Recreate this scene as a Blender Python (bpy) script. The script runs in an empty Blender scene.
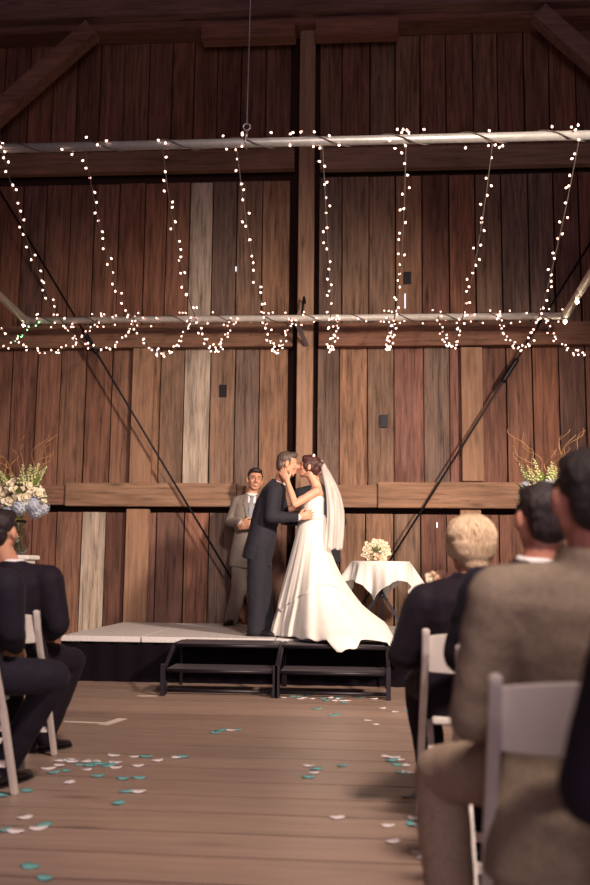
import bpy, bmesh, math, random
import numpy as np
from mathutils import Vector as V, Matrix, noise
from mathutils.bvhtree import BVHTree
random.seed(7)
R = math.radians
SC = bpy.context.scene
COL = SC.collection

# ---------------------------------------------------------------- camera, light, exposure
FPX, CAMH = 960.0, 1.02
YAW, PITCH, ROLL = R(4.3), R(7.55), R(0.6)
fw = V((-math.sin(YAW)*math.cos(PITCH), math.cos(YAW)*math.cos(PITCH), math.sin(PITCH)))
r0 = V((math.cos(YAW), math.sin(YAW), 0)); u0 = r0.cross(fw)
rt = r0*math.cos(ROLL) + u0*math.sin(ROLL); up = u0*math.cos(ROLL) - r0*math.sin(ROLL)
CAM = V((0, 0, CAMH))
cd = bpy.data.cameras.new('camera'); co = bpy.data.objects.new('camera', cd); COL.objects.link(co)
cd.sensor_fit = 'VERTICAL'; cd.sensor_height = 36; cd.sensor_width = 24; cd.lens = 36*FPX/885
m = Matrix((rt, up, -fw)).transposed().to_4x4(); m.translation = CAM; co.matrix_world = m
cd.dof.use_dof = True; cd.dof.focus_distance = 9.2; cd.dof.aperture_fstop = 2.0
cd.clip_start = 0.05
SC.camera = co
def ray(px, py): return fw + rt*((px-295)/FPX) - up*((py-442.5)/FPX)
def P(px, py, Y): d = ray(px, py); return CAM + d*(Y/d.y)          # photo point at the depth Y
def G(px, py, Z=0): d = ray(px, py); return CAM + d*((Z-CAMH)/d.z)  # photo point on the level Z

W = bpy.data.worlds.new('world'); SC.world = W; W.use_nodes = True
bg = W.node_tree.nodes['Background']; bg.inputs[0].default_value = (0.60, 0.28, 0.52, 1); bg.inputs[1].default_value = 0.38
def area(name, loc, aim, size, energy, color, size_y=None):
    l = bpy.data.lights.new(name, 'AREA'); l.energy = energy; l.color = color; l.size = size
    if size_y: l.shape = 'RECTANGLE'; l.size_y = size_y
    o = bpy.data.objects.new(name, l); COL.objects.link(o); o.location = loc
    o.rotation_euler = (V(aim)-V(loc)).to_track_quat('-Z', 'Y').to_euler(); return o
def spot(name, loc, aim, energy, color, angle, blend, rad):
    l = bpy.data.lights.new(name, 'SPOT'); l.energy = energy; l.color = color; l.spot_size = R(angle); l.spot_blend = blend; l.shadow_soft_size = rad
    o = bpy.data.objects.new(name, l); COL.objects.link(o); o.location = loc
    o.rotation_euler = (V(aim)-V(loc)).to_track_quat('-Z', 'Y').to_euler(); return o
# stage lamp up on the right behind the guests, then two added fill lights
spot('stage_lamp', (4.3, 2.4, 4.7), (-0.7, 10.2, 1.25), 4700, (1.0, 0.79, 0.63), 55, 1.0, 0.35)
spot('overhead_fill', (1.3, 0.5, 5.6), (-0.3, 7.0, 0.0), 2400, (1.0, 0.80, 0.70), 74, 1.0, 0.4)  # added overhead fill, brightens the floor and the shoulders of the guests
area('frontal_fill', (1.0, -5.0, 2.4), (-0.3, 9, 1.2), 4.0, 190, (1.0, 0.82, 0.86), 3.6)  # added frontal fill from behind the camera
SC.view_settings.view_transform = 'Standard'; SC.view_settings.look = 'None'
SC.view_settings.gamma = 1; SC.view_settings.exposure = 0.08; SC.view_settings.use_curve_mapping = False

# ---------------------------------------------------------------- materials
def newmat(name):
    mt = bpy.data.materials.new(name); mt.use_nodes = True
    nt = mt.node_tree; return mt, nt, nt.nodes['Principled BSDF']
def N(nt, t, **kw):
    n = nt.nodes.new(t)
    for k, v in kw.items(): setattr(n, k, v)
    return n
def mixrgb(nt, blend, fac, a, b):
    n = N(nt, 'ShaderNodeMix', data_type='RGBA', blend_type=blend)
    for s, v in ((0, fac), (6, a), (7, b)):
        if hasattr(v, 'is_linked') or isinstance(v, bpy.types.NodeSocket): nt.links.new(v, n.inputs[s])
        else: n.inputs[s].default_value = v
    return n.outputs[2]
def ramp(nt, src, stops):
    n = N(nt, 'ShaderNodeValToRGB'); e = n.color_ramp.elements
    while len(e) < len(stops): e.new(0.5)
    for i, (p, c) in enumerate(stops): e[i].position = p; e[i].color = (c, c, c, 1) if not isinstance(c, tuple) else c
    nt.links.new(src, n.inputs[0]); return n.outputs[0]
def objcoord(nt, scale, rnd=True):
    tc = N(nt, 'ShaderNodeTexCoord'); mp = N(nt, 'ShaderNodeMapping'); mp.inputs['Scale'].default_value = scale
    if rnd:
        oi = N(nt, 'ShaderNodeObjectInfo'); ml = N(nt, 'ShaderNodeMath', operation='MULTIPLY'); ml.inputs[1].default_value = 37
        nt.links.new(oi.outputs['Random'], ml.inputs[0])
        ad = N(nt, 'ShaderNodeVectorMath', operation='ADD'); nt.links.new(tc.outputs['Object'], ad.inputs[0]); nt.links.new(ml.outputs[0], ad.inputs[1])
        nt.links.new(ad.outputs[0], mp.inputs[0])
    else: nt.links.new(tc.outputs['Object'], mp.inputs[0])
    return mp.outputs[0]
def noise_tex(nt, vec, scale, detail=4, rough=0.6, dist=0):
    n = N(nt, 'ShaderNodeTexNoise'); n.inputs['Scale'].default_value = scale; n.inputs['Detail'].default_value = detail
    n.inputs['Roughness'].default_value = rough; n.inputs['Distortion'].default_value = dist
    nt.links.new(vec, n.inputs['Vector']); return n.outputs[0]
def bump(nt, bs, h, strength, dist=0.01):
    b = N(nt, 'ShaderNodeBump'); b.inputs['Strength'].default_value = strength; b.inputs['Distance'].default_value = dist
    nt.links.new(h, b.inputs['Height']); nt.links.new(b.outputs[0], bs.inputs['Normal'])
def wood(name, axis, rough=0.75, spec=0.3, contrast=1.0, stain=True, bstr=0.5):
    mt, nt, bs = newmat(name)
    sc = {'x': (0.35, 6, 6), 'y': (6, 0.35, 6), 'z': (6, 6, 0.35)}[axis]
    big = {'x': (0.5, 2, 2), 'y': (2, 0.5, 2), 'z': (2, 2, 0.5)}[axis]
    kn = {'x': (1.1, 4.5, 4.5), 'y': (4.5, 1.1, 4.5), 'z': (4.5, 4.5, 1.1)}[axis]
    oi = N(nt, 'ShaderNodeObjectInfo')
    v = objcoord(nt, sc); g = noise_tex(nt, v, 4.6, 10, 0.74, 0.35)
    v2 = objcoord(nt, big); l = noise_tex(nt, v2, 1.6, 3, 0.55, 0.4)
    c = ramp(nt, g, [(0.34, 1-0.68*contrast), (0.50, 1.0), (0.66, 1+0.45*contrast)])
    col = mixrgb(nt, 'MULTIPLY', 1.0, oi.outputs['Color'], c)
    c2 = ramp(nt, l, [(0.32, (0.62, 0.58, 0.56, 1)), (0.5, (1, 1, 1, 1)), (0.7, (1.22, 1.16, 1.1, 1))])
    if stain: col = mixrgb(nt, 'MULTIPLY', 0.85*contrast, col, c2)
    vk = objcoord(nt, kn); vo = N(nt, 'ShaderNodeTexVoronoi'); vo.inputs['Scale'].default_value = 1.0
    nt.links.new(vk, vo.inputs['Vector'])
    kd = ramp(nt, vo.outputs['Distance'], [(0.03, 0.35), (0.10, 0.75), (0.17, 1.0)])
    if stain: col = mixrgb(nt, 'MULTIPLY', 0.8, col, kd)
    nt.links.new(col, bs.inputs['Base Color'])
    bs.inputs['Roughness'].default_value = rough; bs.inputs['Specular IOR Level'].default_value = spec
    bump(nt, bs, g, bstr, 0.012); return mt
def plain(name, col, rough=0.6, metal=0.0, spec=0.4, var=0.12, nscale=14, bstr=0.0, sheen=0.0, bscale=None):
    mt, nt, bs = newmat(name)
    v = objcoord(nt, (1, 1, 1), False); n = noise_tex(nt, v, nscale, 4, 0.6)
    c = ramp(nt, n, [(0.3, 1-var), (0.7, 1+var)])
    nt.links.new(mixrgb(nt, 'MULTIPLY', 1.0, (*col, 1), c), bs.inputs['Base Color'])
    bs.inputs['Roughness'].default_value = rough; bs.inputs['Metallic'].default_value = metal; bs.inputs['Specular IOR Level'].default_value = spec
    if sheen: bs.inputs['Sheen Weight'].default_value = sheen; bs.inputs['Sheen Roughness'].default_value = 0.5
    if bstr:
        n2 = noise_tex(nt, v, bscale or nscale, 5, 0.6); bump(nt, bs, n2, bstr, 0.01)
    return mt
def skin(name, col):
    mt = plain(name, col, 0.5, 0, 0.35, 0.08, 20); bs = mt.node_tree.nodes['Principled BSDF']
    bs.inputs['Subsurface Weight'].default_value = 0.12; bs.inputs['Subsurface Radius'].default_value = (0.02, 0.008, 0.004); return mt
def hairmat(name, c0, c1, rough=0.42, scale=(28, 28, 5)):
    mt, nt, bs = newmat(name); v = objcoord(nt, scale, False); n = noise_tex(nt, v, 4, 6, 0.7, 0.5)
    c = ramp(nt, n, [(0.33, (*c0, 1)), (0.66, (*c1, 1))]); nt.links.new(c, bs.inputs['Base Color'])
    bs.inputs['Roughness'].default_value = rough; bump(nt, bs, n, 0.7, 0.01); return mt
def emit(name, col, s):
    mt, nt, bs = newmat(name); bs.inputs['Base Color'].default_value = (*col, 1)
    bs.inputs['Emission Color'].default_value = (*col, 1); bs.inputs['Emission Strength'].default_value = s; return mt
M = {}
M['wood_v'] = wood('weathered_plank', 'z'); M['wood_x'] = wood('beam_timber', 'x', contrast=0.7); M['wood_post'] = wood('post_timber', 'z', contrast=0.5)
M['floor_wood'] = wood('floor_board', 'x', rough=0.40, spec=0.45, contrast=0.38, bstr=0.10)
M['backing'] = plain('dark_backing', (0.045, 0.018, 0.012), 0.9)
M['joint'] = plain('shaded_stained_joint', (0.035, 0.018, 0.014), 0.95, spec=0.05)  # near-black colour paints in the shade of narrow board joints and their stained edges
M['barn'] = wood('barn_side_boarding', 'z')
M['iron'] = plain('dark_iron', (0.02, 0.018, 0.024), 0.5, 0.6)
M['black_metal'] = plain('black_metal', (0.018, 0.014, 0.02), 0.4, 0.3)
M['skirt'] = plain('black_skirt_cloth', (0.005, 0.003, 0.006), 0.95, spec=0.1, bstr=0.3)
M['deck'] = plain('grey_deck_carpet', (0.58, 0.55, 0.54), 0.5, nscale=60, var=0.15, bstr=0.2)
M['tread'] = plain('dark_tread', (0.06, 0.05, 0.06), 0.42, nscale=50, var=0.2)
M['alu'] = plain('brushed_pipe', (0.38, 0.38, 0.37), 0.42, 0.4, nscale=30)
M['pale_pipe'] = plain('pale_far_pipe', (0.74, 0.71, 0.65), 0.45, 0.1, nscale=30)  # paler colour for the far and side pipes
M['steel'] = plain('steel_cable', (0.35, 0.33, 0.36), 0.4, 0.8)
M['wire'] = plain('light_string_wire', (0.10, 0.08, 0.07), 0.6)
M['bulb'] = emit('warm_bulb', (1.0, 0.60, 0.48), 3.6)
M['bulb2'] = emit('bright_bulb', (1.0, 0.82, 0.58), 24)
M['bulb_green'] = emit('green_bulb', (0.35, 1.0, 0.45), 3)
M['chair'] = plain('white_chair_resin', (0.74, 0.68, 0.62), 0.42, nscale=8, var=0.05)
M['white_cloth'] = plain('white_linen', (0.82, 0.79, 0.74), 0.8, nscale=6, var=0.04, bstr=0.15, bscale=20)
M['white'] = plain('white_paint', (0.78, 0.74, 0.70), 0.6, var=0.05)
M['tape'] = plain('white_tape', (0.70, 0.60, 0.52), 0.7)
M['petal_t'] = plain('teal_petal', (0.16, 0.42, 0.42), 0.6, nscale=30, var=0.25)
M['petal_w'] = plain('white_petal', (0.82, 0.74, 0.74), 0.6, nscale=30, var=0.1)
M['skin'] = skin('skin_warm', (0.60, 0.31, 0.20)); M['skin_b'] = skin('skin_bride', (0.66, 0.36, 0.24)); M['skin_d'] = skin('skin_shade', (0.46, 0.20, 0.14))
M['eye'] = plain('eye_white', (0.75, 0.72, 0.70), 0.3); M['iris'] = plain('iris_dark', (0.02, 0.012, 0.01), 0.2); M['lip'] = plain('lip', (0.42, 0.13, 0.11), 0.45)
M['teeth'] = plain('teeth', (0.8, 0.76, 0.7), 0.35)
M['hair_d'] = hairmat('hair_dark', (0.010, 0.006, 0.008), (0.035, 0.022, 0.022)); M['hair_g'] = hairmat('hair_brown_grey', (0.035, 0.022, 0.018), (0.15, 0.105, 0.085))
M['hair_br'] = hairmat('hair_auburn', (0.020, 0.006, 0.008), (0.10, 0.028, 0.022)); M['hair_bl'] = hairmat('hair_blonde', (0.46, 0.30, 0.17), (0.90, 0.70, 0.47))
def suit(n, c, r=0.8): return plain(n, c, r, 0, 0.25, 0.18, 90, 0.25, 0.03, 35)
M['s_black'] = suit('suit_black', (0.011, 0.006, 0.013)); M['s_navy'] = suit('suit_navy', (0.011, 0.008, 0.017)); M['s_char'] = suit('suit_charcoal', (0.021, 0.020, 0.029))
M['s_char2'] = suit('suit_charcoal_trousers', (0.018, 0.017, 0.025)); M['s_grey'] = suit('suit_grey', (0.23, 0.195, 0.17)); M['s_tan'] = suit('suit_tan', (0.30, 0.235, 0.17)); M['s_tan2'] = suit('trousers_khaki', (0.40, 0.30, 0.22))
M['shirt'] = plain('white_shirt', (0.80, 0.76, 0.74), 0.7, var=0.03); M['shoe'] = plain('black_leather', (0.012, 0.010, 0.012), 0.25)
M['dress'] = plain('ivory_satin', (0.77, 0.725, 0.665), 0.55, nscale=5, var=0.03, bstr=0.12, bscale=25, sheen=0.3)
M['lace'] = plain('ivory_lace', (0.80, 0.75, 0.70), 0.7, nscale=90, var=0.2, bstr=0.6, bscale=90)
M['rose_w'] = plain('rose_cream', (0.82, 0.74, 0.56), 0.6); M['rose_p'] = plain('rose_peach', (0.85, 0.58, 0.40), 0.6); M['hyd'] = plain('hydrangea_blue', (0.48, 0.52, 0.62), 0.65, nscale=40, var=0.25)
M['leaf'] = plain('leaf_green', (0.16, 0.22, 0.05), 0.55, nscale=40, var=0.3); M['spike'] = plain('pale_green_buds', (0.52, 0.55, 0.26), 0.6, nscale=40, var=0.25); M['twig'] = plain('willow_twig', (0.36, 0.19, 0.09), 0.7)
def glassmat():
    mt, nt, bs = newmat('clear_glass'); bs.inputs['Transmission Weight'].default_value = 1; bs.inputs['Roughness'].default_value = 0.02; bs.inputs['IOR'].default_value = 1.45; return mt
M['glass'] = glassmat()
def tiemat():
    mt, nt, bs = newmat('striped_tie'); w = N(nt, 'ShaderNodeTexWave'); w.inputs['Scale'].default_value = 22; w.inputs['Distortion'].default_value = 1.5
    nt.links.new(objcoord(nt, (1, 1, 1.2), False), w.inputs[0]); c = ramp(nt, w.outputs[0], [(0.35, (0.07, 0.09, 0.16, 1)), (0.6, (0.42, 0.42, 0.46, 1))])
    nt.links.new(c, bs.inputs['Base Color']); bs.inputs['Roughness'].default_value = 0.45; return mt
M['tie'] = tiemat()
def veilmat():
    mt, nt, bs = newmat('veil_tulle'); out = nt.nodes['Material Output']
    bs.inputs['Base Color'].default_value = (0.9, 0.87, 0.83, 1); bs.inputs['Roughness'].default_value = 0.8
    n = noise_tex(nt, objcoord(nt, (14, 14, 1.5), False), 2.0, 3, 0.5)
    f = ramp(nt, n, [(0.3, 0.48), (0.7, 0.80)])
    tr = N(nt, 'ShaderNodeBsdfTransparent'); mx = N(nt, 'ShaderNodeMixShader')
    tl = N(nt, 'ShaderNodeBsdfTranslucent'); tl.inputs[0].default_value = (0.9, 0.87, 0.83, 1); mx2 = N(nt, 'ShaderNodeMixShader'); mx2.inputs[0].default_value = 0.35
    nt.links.new(bs.outputs[0], mx2.inputs[1]); nt.links.new(tl.outputs[0], mx2.inputs[2])
    nt.links.new(f, mx.inputs[0]); nt.links.new(tr.outputs[0], mx.inputs[1]); nt.links.new(mx2.outputs[0], mx.inputs[2]); nt.links.new(mx.outputs[0], out.inputs[0]); return mt
M['veil'] = veilmat()

# ---------------------------------------------------------------- object helpers
def tag(o, label=None, cat=None, group=None, kind=None):
    for k, v in (('label', label), ('category', cat), ('group', group), ('kind', kind)):
        if v: o[k] = v
    return o
def empty(name, loc=(0, 0, 0), rz=0.0):
    o = bpy.data.objects.new(name, None); COL.objects.link(o); o.location = loc; o.rotation_euler = (0, 0, rz); o.empty_display_size = 0.1; return o
def meshobj(name, me, mat, parent=None, loc=None):
    if mat is not None and not me.materials: me.materials.append(M[mat] if isinstance(mat, str) else mat)
    o = bpy.data.objects.new(name, me); COL.objects.link(o)
    if parent: o.parent = parent
    if loc is not None: o.location = loc
    return o
def mk(name, vs, fs, mat, parent=None, loc=None, smooth=False):
    me = bpy.data.meshes.new(name); me.from_pydata([tuple(v) for v in vs], [], fs); me.validate(); me.update()
    bm = bmesh.new(); bm.from_mesh(me); bmesh.ops.recalc_face_normals(bm, faces=bm.faces); bm.to_mesh(me); bm.free()
    if smooth: me.shade_smooth()
    return meshobj(name, me, mat, parent, loc)
BF = [(0, 1, 3, 2), (4, 6, 7, 5), (0, 4, 5, 1), (2, 3, 7, 6), (0, 2, 6, 4), (1, 5, 7, 3)]
def box(name, lo, hi, mat, parent=None, color=None, base=(0, 0, 0), bev=0.0, jit=0.0):
    """box between two corners; its origin sits at the centre"""
    lo = V(lo); hi = V(hi); c = (lo+hi)/2; h = (hi-lo)/2
    vs = [V((x*h.x, y*h.y, z*h.z)) for x in (-1, 1) for y in (-1, 1) for z in (-1, 1)]
    if jit: vs = [v+V((random.uniform(-jit, jit), 0, random.uniform(-jit, jit))) for v in vs]
    o = mk(name, vs, BF, mat, parent, c-V(base))
    if bev:
        bm = bmesh.new(); bm.from_mesh(o.data); bmesh.ops.bevel(bm, geom=bm.edges[:], offset=bev, segments=2, affect='EDGES'); bm.to_mesh(o.data); bm.free()
    if color: o.color = (*color, 1)
    return o
def basis(d):
    d = V(d).normalized(); a = V((0, 0, 1)) if abs(d.z) < 0.9 else V((1, 0, 0))
    x = d.cross(a).normalized(); return x, x.cross(d), d
class MB:
    def __init__(s, base=(0, 0, 0)): s.v = []; s.f = []; s.base = V(base)
    def add(s, vs, fs): n = len(s.v); s.v += [V(q) for q in vs]; s.f += [tuple(i+n for i in q) for q in fs]; return s
    def rings(s, rings, cap=True, closed=True):
        n = len(rings[0]); vs = [p for r in rings for p in r]; fs = []
        for i in range(len(rings)-1):
            for j in range(n if closed else n-1):
                a, b = i*n+j, i*n+(j+1) % n; fs.append((a, b, b+n, a+n))
        if cap: fs += [tuple(range(n))[::-1], tuple(range((len(rings)-1)*n, len(rings)*n))]
        return s.add(vs, fs)
    def loft(s, secs, n=20):
        """secs: (centre, U, W) elliptic sections"""
        return s.rings([[V(c)+U*math.cos(t)+w*math.sin(t) for t in (2*math.pi*k/n for k in range(n))] for c, U, w in secs])
    def cap(s, a, b, ra, rb, n=12):
        a = V(a); b = V(b); L = (b-a).length
        if L < 1e-6: return s.ell(a, (ra, ra, ra))
        x, y, d = basis(b-a); secs = []
        for q in (-0.98, -0.8, -0.45): secs.append((a+d*ra*q, ra*math.sqrt(1-q*q)))
        secs.append((a, ra)); secs.append((b, rb))
        for q in (0.45, 0.8, 0.98): secs.append((b+d*rb*q, rb*math.sqrt(1-q*q)))
        return s.loft([(c, x*r, y*r) for c, r in secs], n)
    def chain(s, pts, rs, n=12):
        for i in range(len(pts)-1): s.cap(pts[i], pts[i+1], rs[i], rs[i+1], n)
        return s
    def ell(s, c, rad, ax=None, n=16):
        ax = ax or (V((1, 0, 0)), V((0, 1, 0)), V((0, 0, 1))); c = V(c)
        return s.loft([(c+ax[2]*rad[2]*math.sin(t), ax[0]*max(rad[0]*math.cos(t), 1e-4), ax[1]*max(rad[1]*math.cos(t), 1e-4)) for t in (R(-88+176*k/10) for k in range(11))], n)
    def bar(s, a, b, w, h, upv=(0, 0, 1)):
        a = V(a); b = V(b); d = (b-a).normalized(); x = d.cross(V(upv)).normalized()*w/2; y = x.cross(d).normalized()*h/2
        return s.rings([[p+x+y, p-x+y, p-x-y, p+x-y] for p in (a, b)])
    def tube(s, pts, r, n=8, r2=None):
        pts = [V(p) for p in pts]; rings = []; L = len(pts)
        x = None
        for i, p in enumerate(pts):
            d = (pts[min(i+1, L-1)]-pts[max(i-1, 0)]).normalized()
            if x is None: x = basis(d)[0]
            x = (x-d*x.dot(d)).normalized(); y = d.cross(x)
            q = r if r2 is None else r+(r2-r)*i/(L-1)
            rings.append([p+(x*math.cos(t)+y*math.sin(t))*q for t in (2*math.pi*k/n for k in range(n))])
        return s.rings(rings)
    def lathe(s, prof, c, n=24, ax=(0, 0, 1)):
        x, y, d = basis(ax); c = V(c)
        return s.rings([[c+d*z+(x*math.cos(t)+y*math.sin(t))*max(r, 1e-4) for t in (2*math.pi*k/n for k in range(n))] for r, z in prof])
    def build(s, name, mat, parent=None, smooth=True, color=None, kind=None):
        o = mk(name, [v-s.base for v in s.v], s.f, mat, parent, None, smooth)
        if color: o.color = (*color, 1)
        if kind: o['kind'] = kind
        return o
    def blob(s, name, mat, parent=None, vox=0.01, smooth=4, wr=0.0, wf=12.0, stretch=(1, 1, 1), cut=None):
        """union of the shapes as one continuous skin"""
        me = bpy.data.meshes.new(name); me.from_pydata([tuple(v-s.base) for v in s.v], [], s.f)
        bm = bmesh.new(); bm.from_mesh(me); bmesh.ops.recalc_face_normals(bm, faces=bm.faces); bm.to_mesh(me); bm.free()
        t = bpy.data.objects.new('tmp', me); COL.objects.link(t)
        r = t.modifiers.new('r', 'REMESH'); r.mode = 'VOXEL'; r.voxel_size = vox
        if smooth: q = t.modifiers.new('s', 'SMOOTH'); q.factor = 0.5; q.iterations = smooth
        dg = bpy.context.evaluated_depsgraph_get(); m2 = bpy.data.meshes.new_from_object(t.evaluated_get(dg))
        bpy.data.objects.remove(t); bpy.data.meshes.remove(me); m2.name = name
        if wr:
            n = len(m2.vertices); a = np.empty(n*3); m2.vertices.foreach_get('co', a); a = a.reshape(-1, 3)
            nn = np.empty(n*3); m2.vertices.foreach_get('normal', nn); nn = nn.reshape(-1, 3)
            d = np.array([noise.noise((p[0]*wf*stretch[0], p[1]*wf*stretch[1], p[2]*wf*stretch[2])) + 0.5*noise.noise((p[0]*wf*2.1+5, p[1]*wf*2.1, p[2]*wf*2.1)) for p in a])
            a += nn*(d*wr)[:, None]; m2.vertices.foreach_set('co', a.ravel()); m2.update()
        m2.shade_smooth(); m2.materials.clear()
        return meshobj(name, m2, mat, parent)
def copytree(o, parent=None):
    c = o.copy(); COL.objects.link(c); c.parent = parent
    for ch in o.children: copytree(ch, c)
    return c
def patch(o, name, mat, parent, org, lat, upv, fwd, rows, base, off=0.004, nx=8):
    """a thin piece of cloth laid on the surface of o; rows = (up, left, right)"""
    bm = bmesh.new(); bm.from_mesh(o.data); t = BVHTree.FromBMesh(bm); bm.free()
    ring = []; last = None
    for u, a, b in rows:
        row = []
        for k in range(nx+1):
            p = V(org)+lat*(a+(b-a)*k/nx)+upv*u+fwd*0.6-V(base)
            h = t.ray_cast(p, -fwd)[0]
            if h is None: h = last or p-fwd*0.6
            last = h; row.append(h+fwd*off)
        ring.append(row)
    n = nx+1; vs = [p for r in ring for p in r]; k = len(vs); vs += [p-fwd*(off+0.006) for p in vs]; fs = []
    for i in range(len(rows)-1):
        for j in range(nx):
            q = (i*n+j, i*n+j+1, (i+1)*n+j+1, (i+1)*n+j); fs += [q, tuple(x+k for x in q)[::-1]]
    edge = [j for j in range(n)]+[i*n+nx for i in range(1, len(rows))]+[(len(rows)-1)*n+j for j in range(nx-1, -1, -1)]+[i*n for i in range(len(rows)-2, 0, -1)]
    for i in range(len(edge)): a, b = edge[i], edge[(i+1) % len(edge)]; fs.append((a, b, b+k, a+k))
    return mk(name, vs, fs, mat, parent, None, True)

# ---------------------------------------------------------------- setting
YW, YS, HS = 11.2, 8.72, 0.405        # face of the wall boards, front of the stage, height of the stage
fl = tag(empty('floor', (0, 6, 0)), kind='structure'); fl.rotation_euler.z = R(-1.2)
rr = random.Random(3); y = -6.2 - 6.0; pitch = 0.305
i = 0
while y < 12.0 - 6.0:
    k = rr.uniform(0.86, 1.12); c = (0.290*k, 0.202*k*rr.uniform(0.97, 1.03), 0.160*k)
    o = box('plank', (-6.2, y+0.007, -0.05), (6.2, y+pitch-0.007, rr.uniform(-0.0006, 0.0)), 'floor_wood', fl, c)
    y += pitch; i += 1
sub = box('floor_underlay', (-6.2, -6.2, -0.09), (6.2, 12.2, -0.0022), 'joint'); tag(sub, kind='structure')

wl = tag(empty('wall_back', (-0.75, YW, 0)), kind='structure'); WB = (-0.75, YW, 0)
box('backing_board', (-6.2, YW+0.16, 0), (6.2, YW+0.22, 9), 'backing', wl, base=WB)
BR = [(0.20, 0.098, 0.066), (0.175, 0.082, 0.058), (0.225, 0.120, 0.080), (0.16, 0.085, 0.066), (0.21, 0.095, 0.060)]
PALE = (0.42, 0.345, 0.28); GREY = (0.168, 0.113, 0.090); RED = (0.190, 0.092, 0.072); GB = (0.215, 0.135, 0.094); LT = (0.265, 0.150, 0.095)
def tier(ytop, ybot, ymid, xs, special, zt=None, zb=None):
    z1 = zt if zt is not None else P(295, ytop, YW).z; z0 = zb if zb is not None else P(295, ybot, YW).z
    for a, b in zip(xs[:-1], xs[1:]):
        xa, xb = P(a, ymid, YW).x, P(b, ymid, YW).x
        if b-a < 10: continue
        key = next((s for s in special if a-6 < s < b-6), None)
        c = special[key] if key is not None else rr.choice(BR)
        k = rr.uniform(0.88, 1.12); c = tuple(q*k for q in c)
        d = rr.uniform(-0.008, 0.012)
        box('plank', (xa+0.008, YW+d, z0+rr.uniform(-0.01, 0.01)), (xb-0.008, YW+0.05+d, z1), 'wood_v', wl, c, WB, jit=0.004)
ext = lambda xs, p=26: [xs[0]-p*k for k in range(5, 0, -1)] + xs + [xs[-1]+p*k for k in range(1, 7)]
XB = [21, 44.5, 69, 93, 118, 144, 166, 189, 212, 236.5, 262, 290]; XB2 = [318.5, 342, 369, 395.5, 422, 449, 475.6, 502, 529, 554.5, 580]
XC = [11, 36, 60, 85, 111, 134, 160, 184, 210, 235, 259, 288]; XC2 = [317, 339.6, 367.6, 394, 423.6, 449.7, 471, 506.7, 533, 559.6, 586]
XD = [4, 30.5, 54.7, 80, 104, 128, 155, 183, 208, 233, 258, 287]; XD2 = [316, 339.6, 365.6, 394, 421, 447, 473, 500, 527, 553, 580]
lef = lambda xs: [xs[0]-25*k for k in range(4, 0, -1)]+xs
rig = lambda xs: xs+[xs[-1]+26*k for k in range(1, 5)]
XA = [29, 53, 77, 100, 124, 149, 172, 194, 217, 241, 266, 291]; XA2 = [320, 342, 370, 395, 420, 446, 473, 498, 524, 549, 576]
tier(28, 150, 95, lef(XA), {}); tier(28, 150, 95, rig(XA2), {370: GB, 395: LT})
tier(180.5, 328, 250, lef(XB), {189: PALE, 212: GREY, 236: GB, 262: LT}); tier(178, 328, 250, rig(XB2), {318: GREY, 342: GB, 369: GB, 395: LT, 475: GB, 502: GREY, 529: GREY})
tier(346, 490, 400, lef(XC), {184: PALE, 160: GB, 210: GB, 235: GREY, 259: LT, 134: LT}); tier(346, 490, 400, rig(XC2), {317: GREY, 339: LT, 367: GB, 394: RED, 423: GREY, 449: RED})
tier(513.5, 625, 570, lef(XD), {80: PALE, 208: GREY, 104: (0.13, 0.06, 0.045)}, zb=0.0); tier(513.5, 625, 570, rig(XD2), {339: LT, 365: LT, 394: GB}, zb=0.0)
# orange batten strips in the joints of the right half
for a, yt, yb in ((340, 180, 322), (369, 180, 322), (339.6, 346, 482), (367.6, 346, 482), (423.6, 346, 482), (449, 346, 482), (395, 346, 482)):
    x = P(a, (yt+yb)/2, YW).x; box('batten', (x-0.022, YW+0.052, P(a, yb, YW).z), (x+0.022, YW+0.08, P(a, yt, YW).z), 'wood_v', wl, (0.30, 0.10, 0.05), WB)
# post, girts, studs, top beam, braces
pc = P(304, 450, 11.0).x
box('post', (pc-0.093, 11.0, 0), (pc+0.093, 11.15, 9), 'wood_post', wl, (0.34, 0.21, 0.14), WB, bev=0.008)
gx0, gx1 = pc-0.155, pc+0.155
def girt(xa, xb, yt, yb, Y0, c, xr=304, name='girt'):
    za, zb = P(xr, yb, Y0).z, P(xr, yt, Y0).z
    return box(name, (xa, Y0, za), (xb, 11.195, zb), 'wood_x', wl, c, WB, bev=0.006)
BC = (0.27, 0.155, 0.10)
girt(-6.2, gx0, 147.5, 168, 11.08, BC); girt(gx1, 6.2, 148.5, 169.5, 11.08, (0.29, 0.185, 0.13))
girt(-6.2, gx0, 323.5, 346, 11.08, (0.235, 0.13, 0.085)); girt(gx1, 6.2, 323.5, 346, 11.08, (0.22, 0.11, 0.075))
x = lambda px, py=495: P(px, py, 11.05).x
girt(x(65), x(236), 483.5, 507, 11.05, (0.30, 0.18, 0.115)); girt(-6.2, x(65)-0.004, 486, 506, 11.09, (0.22, 0.12, 0.08)); girt(x(236)+0.004, gx0, 486, 507, 11.09, BC)
girt(gx1, x(378)-0.004, 484.5, 507, 11.09, BC); girt(x(378), 6.2, 481.5, 507, 11.05, (0.285, 0.165, 0.105))
for a, b, yt, yb in ((131, 152, 347, 483), (124.5, 147.5, 509, 625), (461.8, 483, 347, 481), (461, 482, 509, 625)):
    ym = (yt+yb)/2; box('stud', (P(a, ym, 11.12).x, 11.12, max(0, P(a, yb, 11.12).z) if yb < 600 else 0), (P(b, ym, 11.12).x, 11.188, P(b, yt, 11.12).z), 'wood_post', wl, (0.31, 0.18, 0.115), WB, bev=0.005)
zt0 = P(304, 26, 10.9).z; zt1 = P(304, 14, 10.8).z
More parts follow.
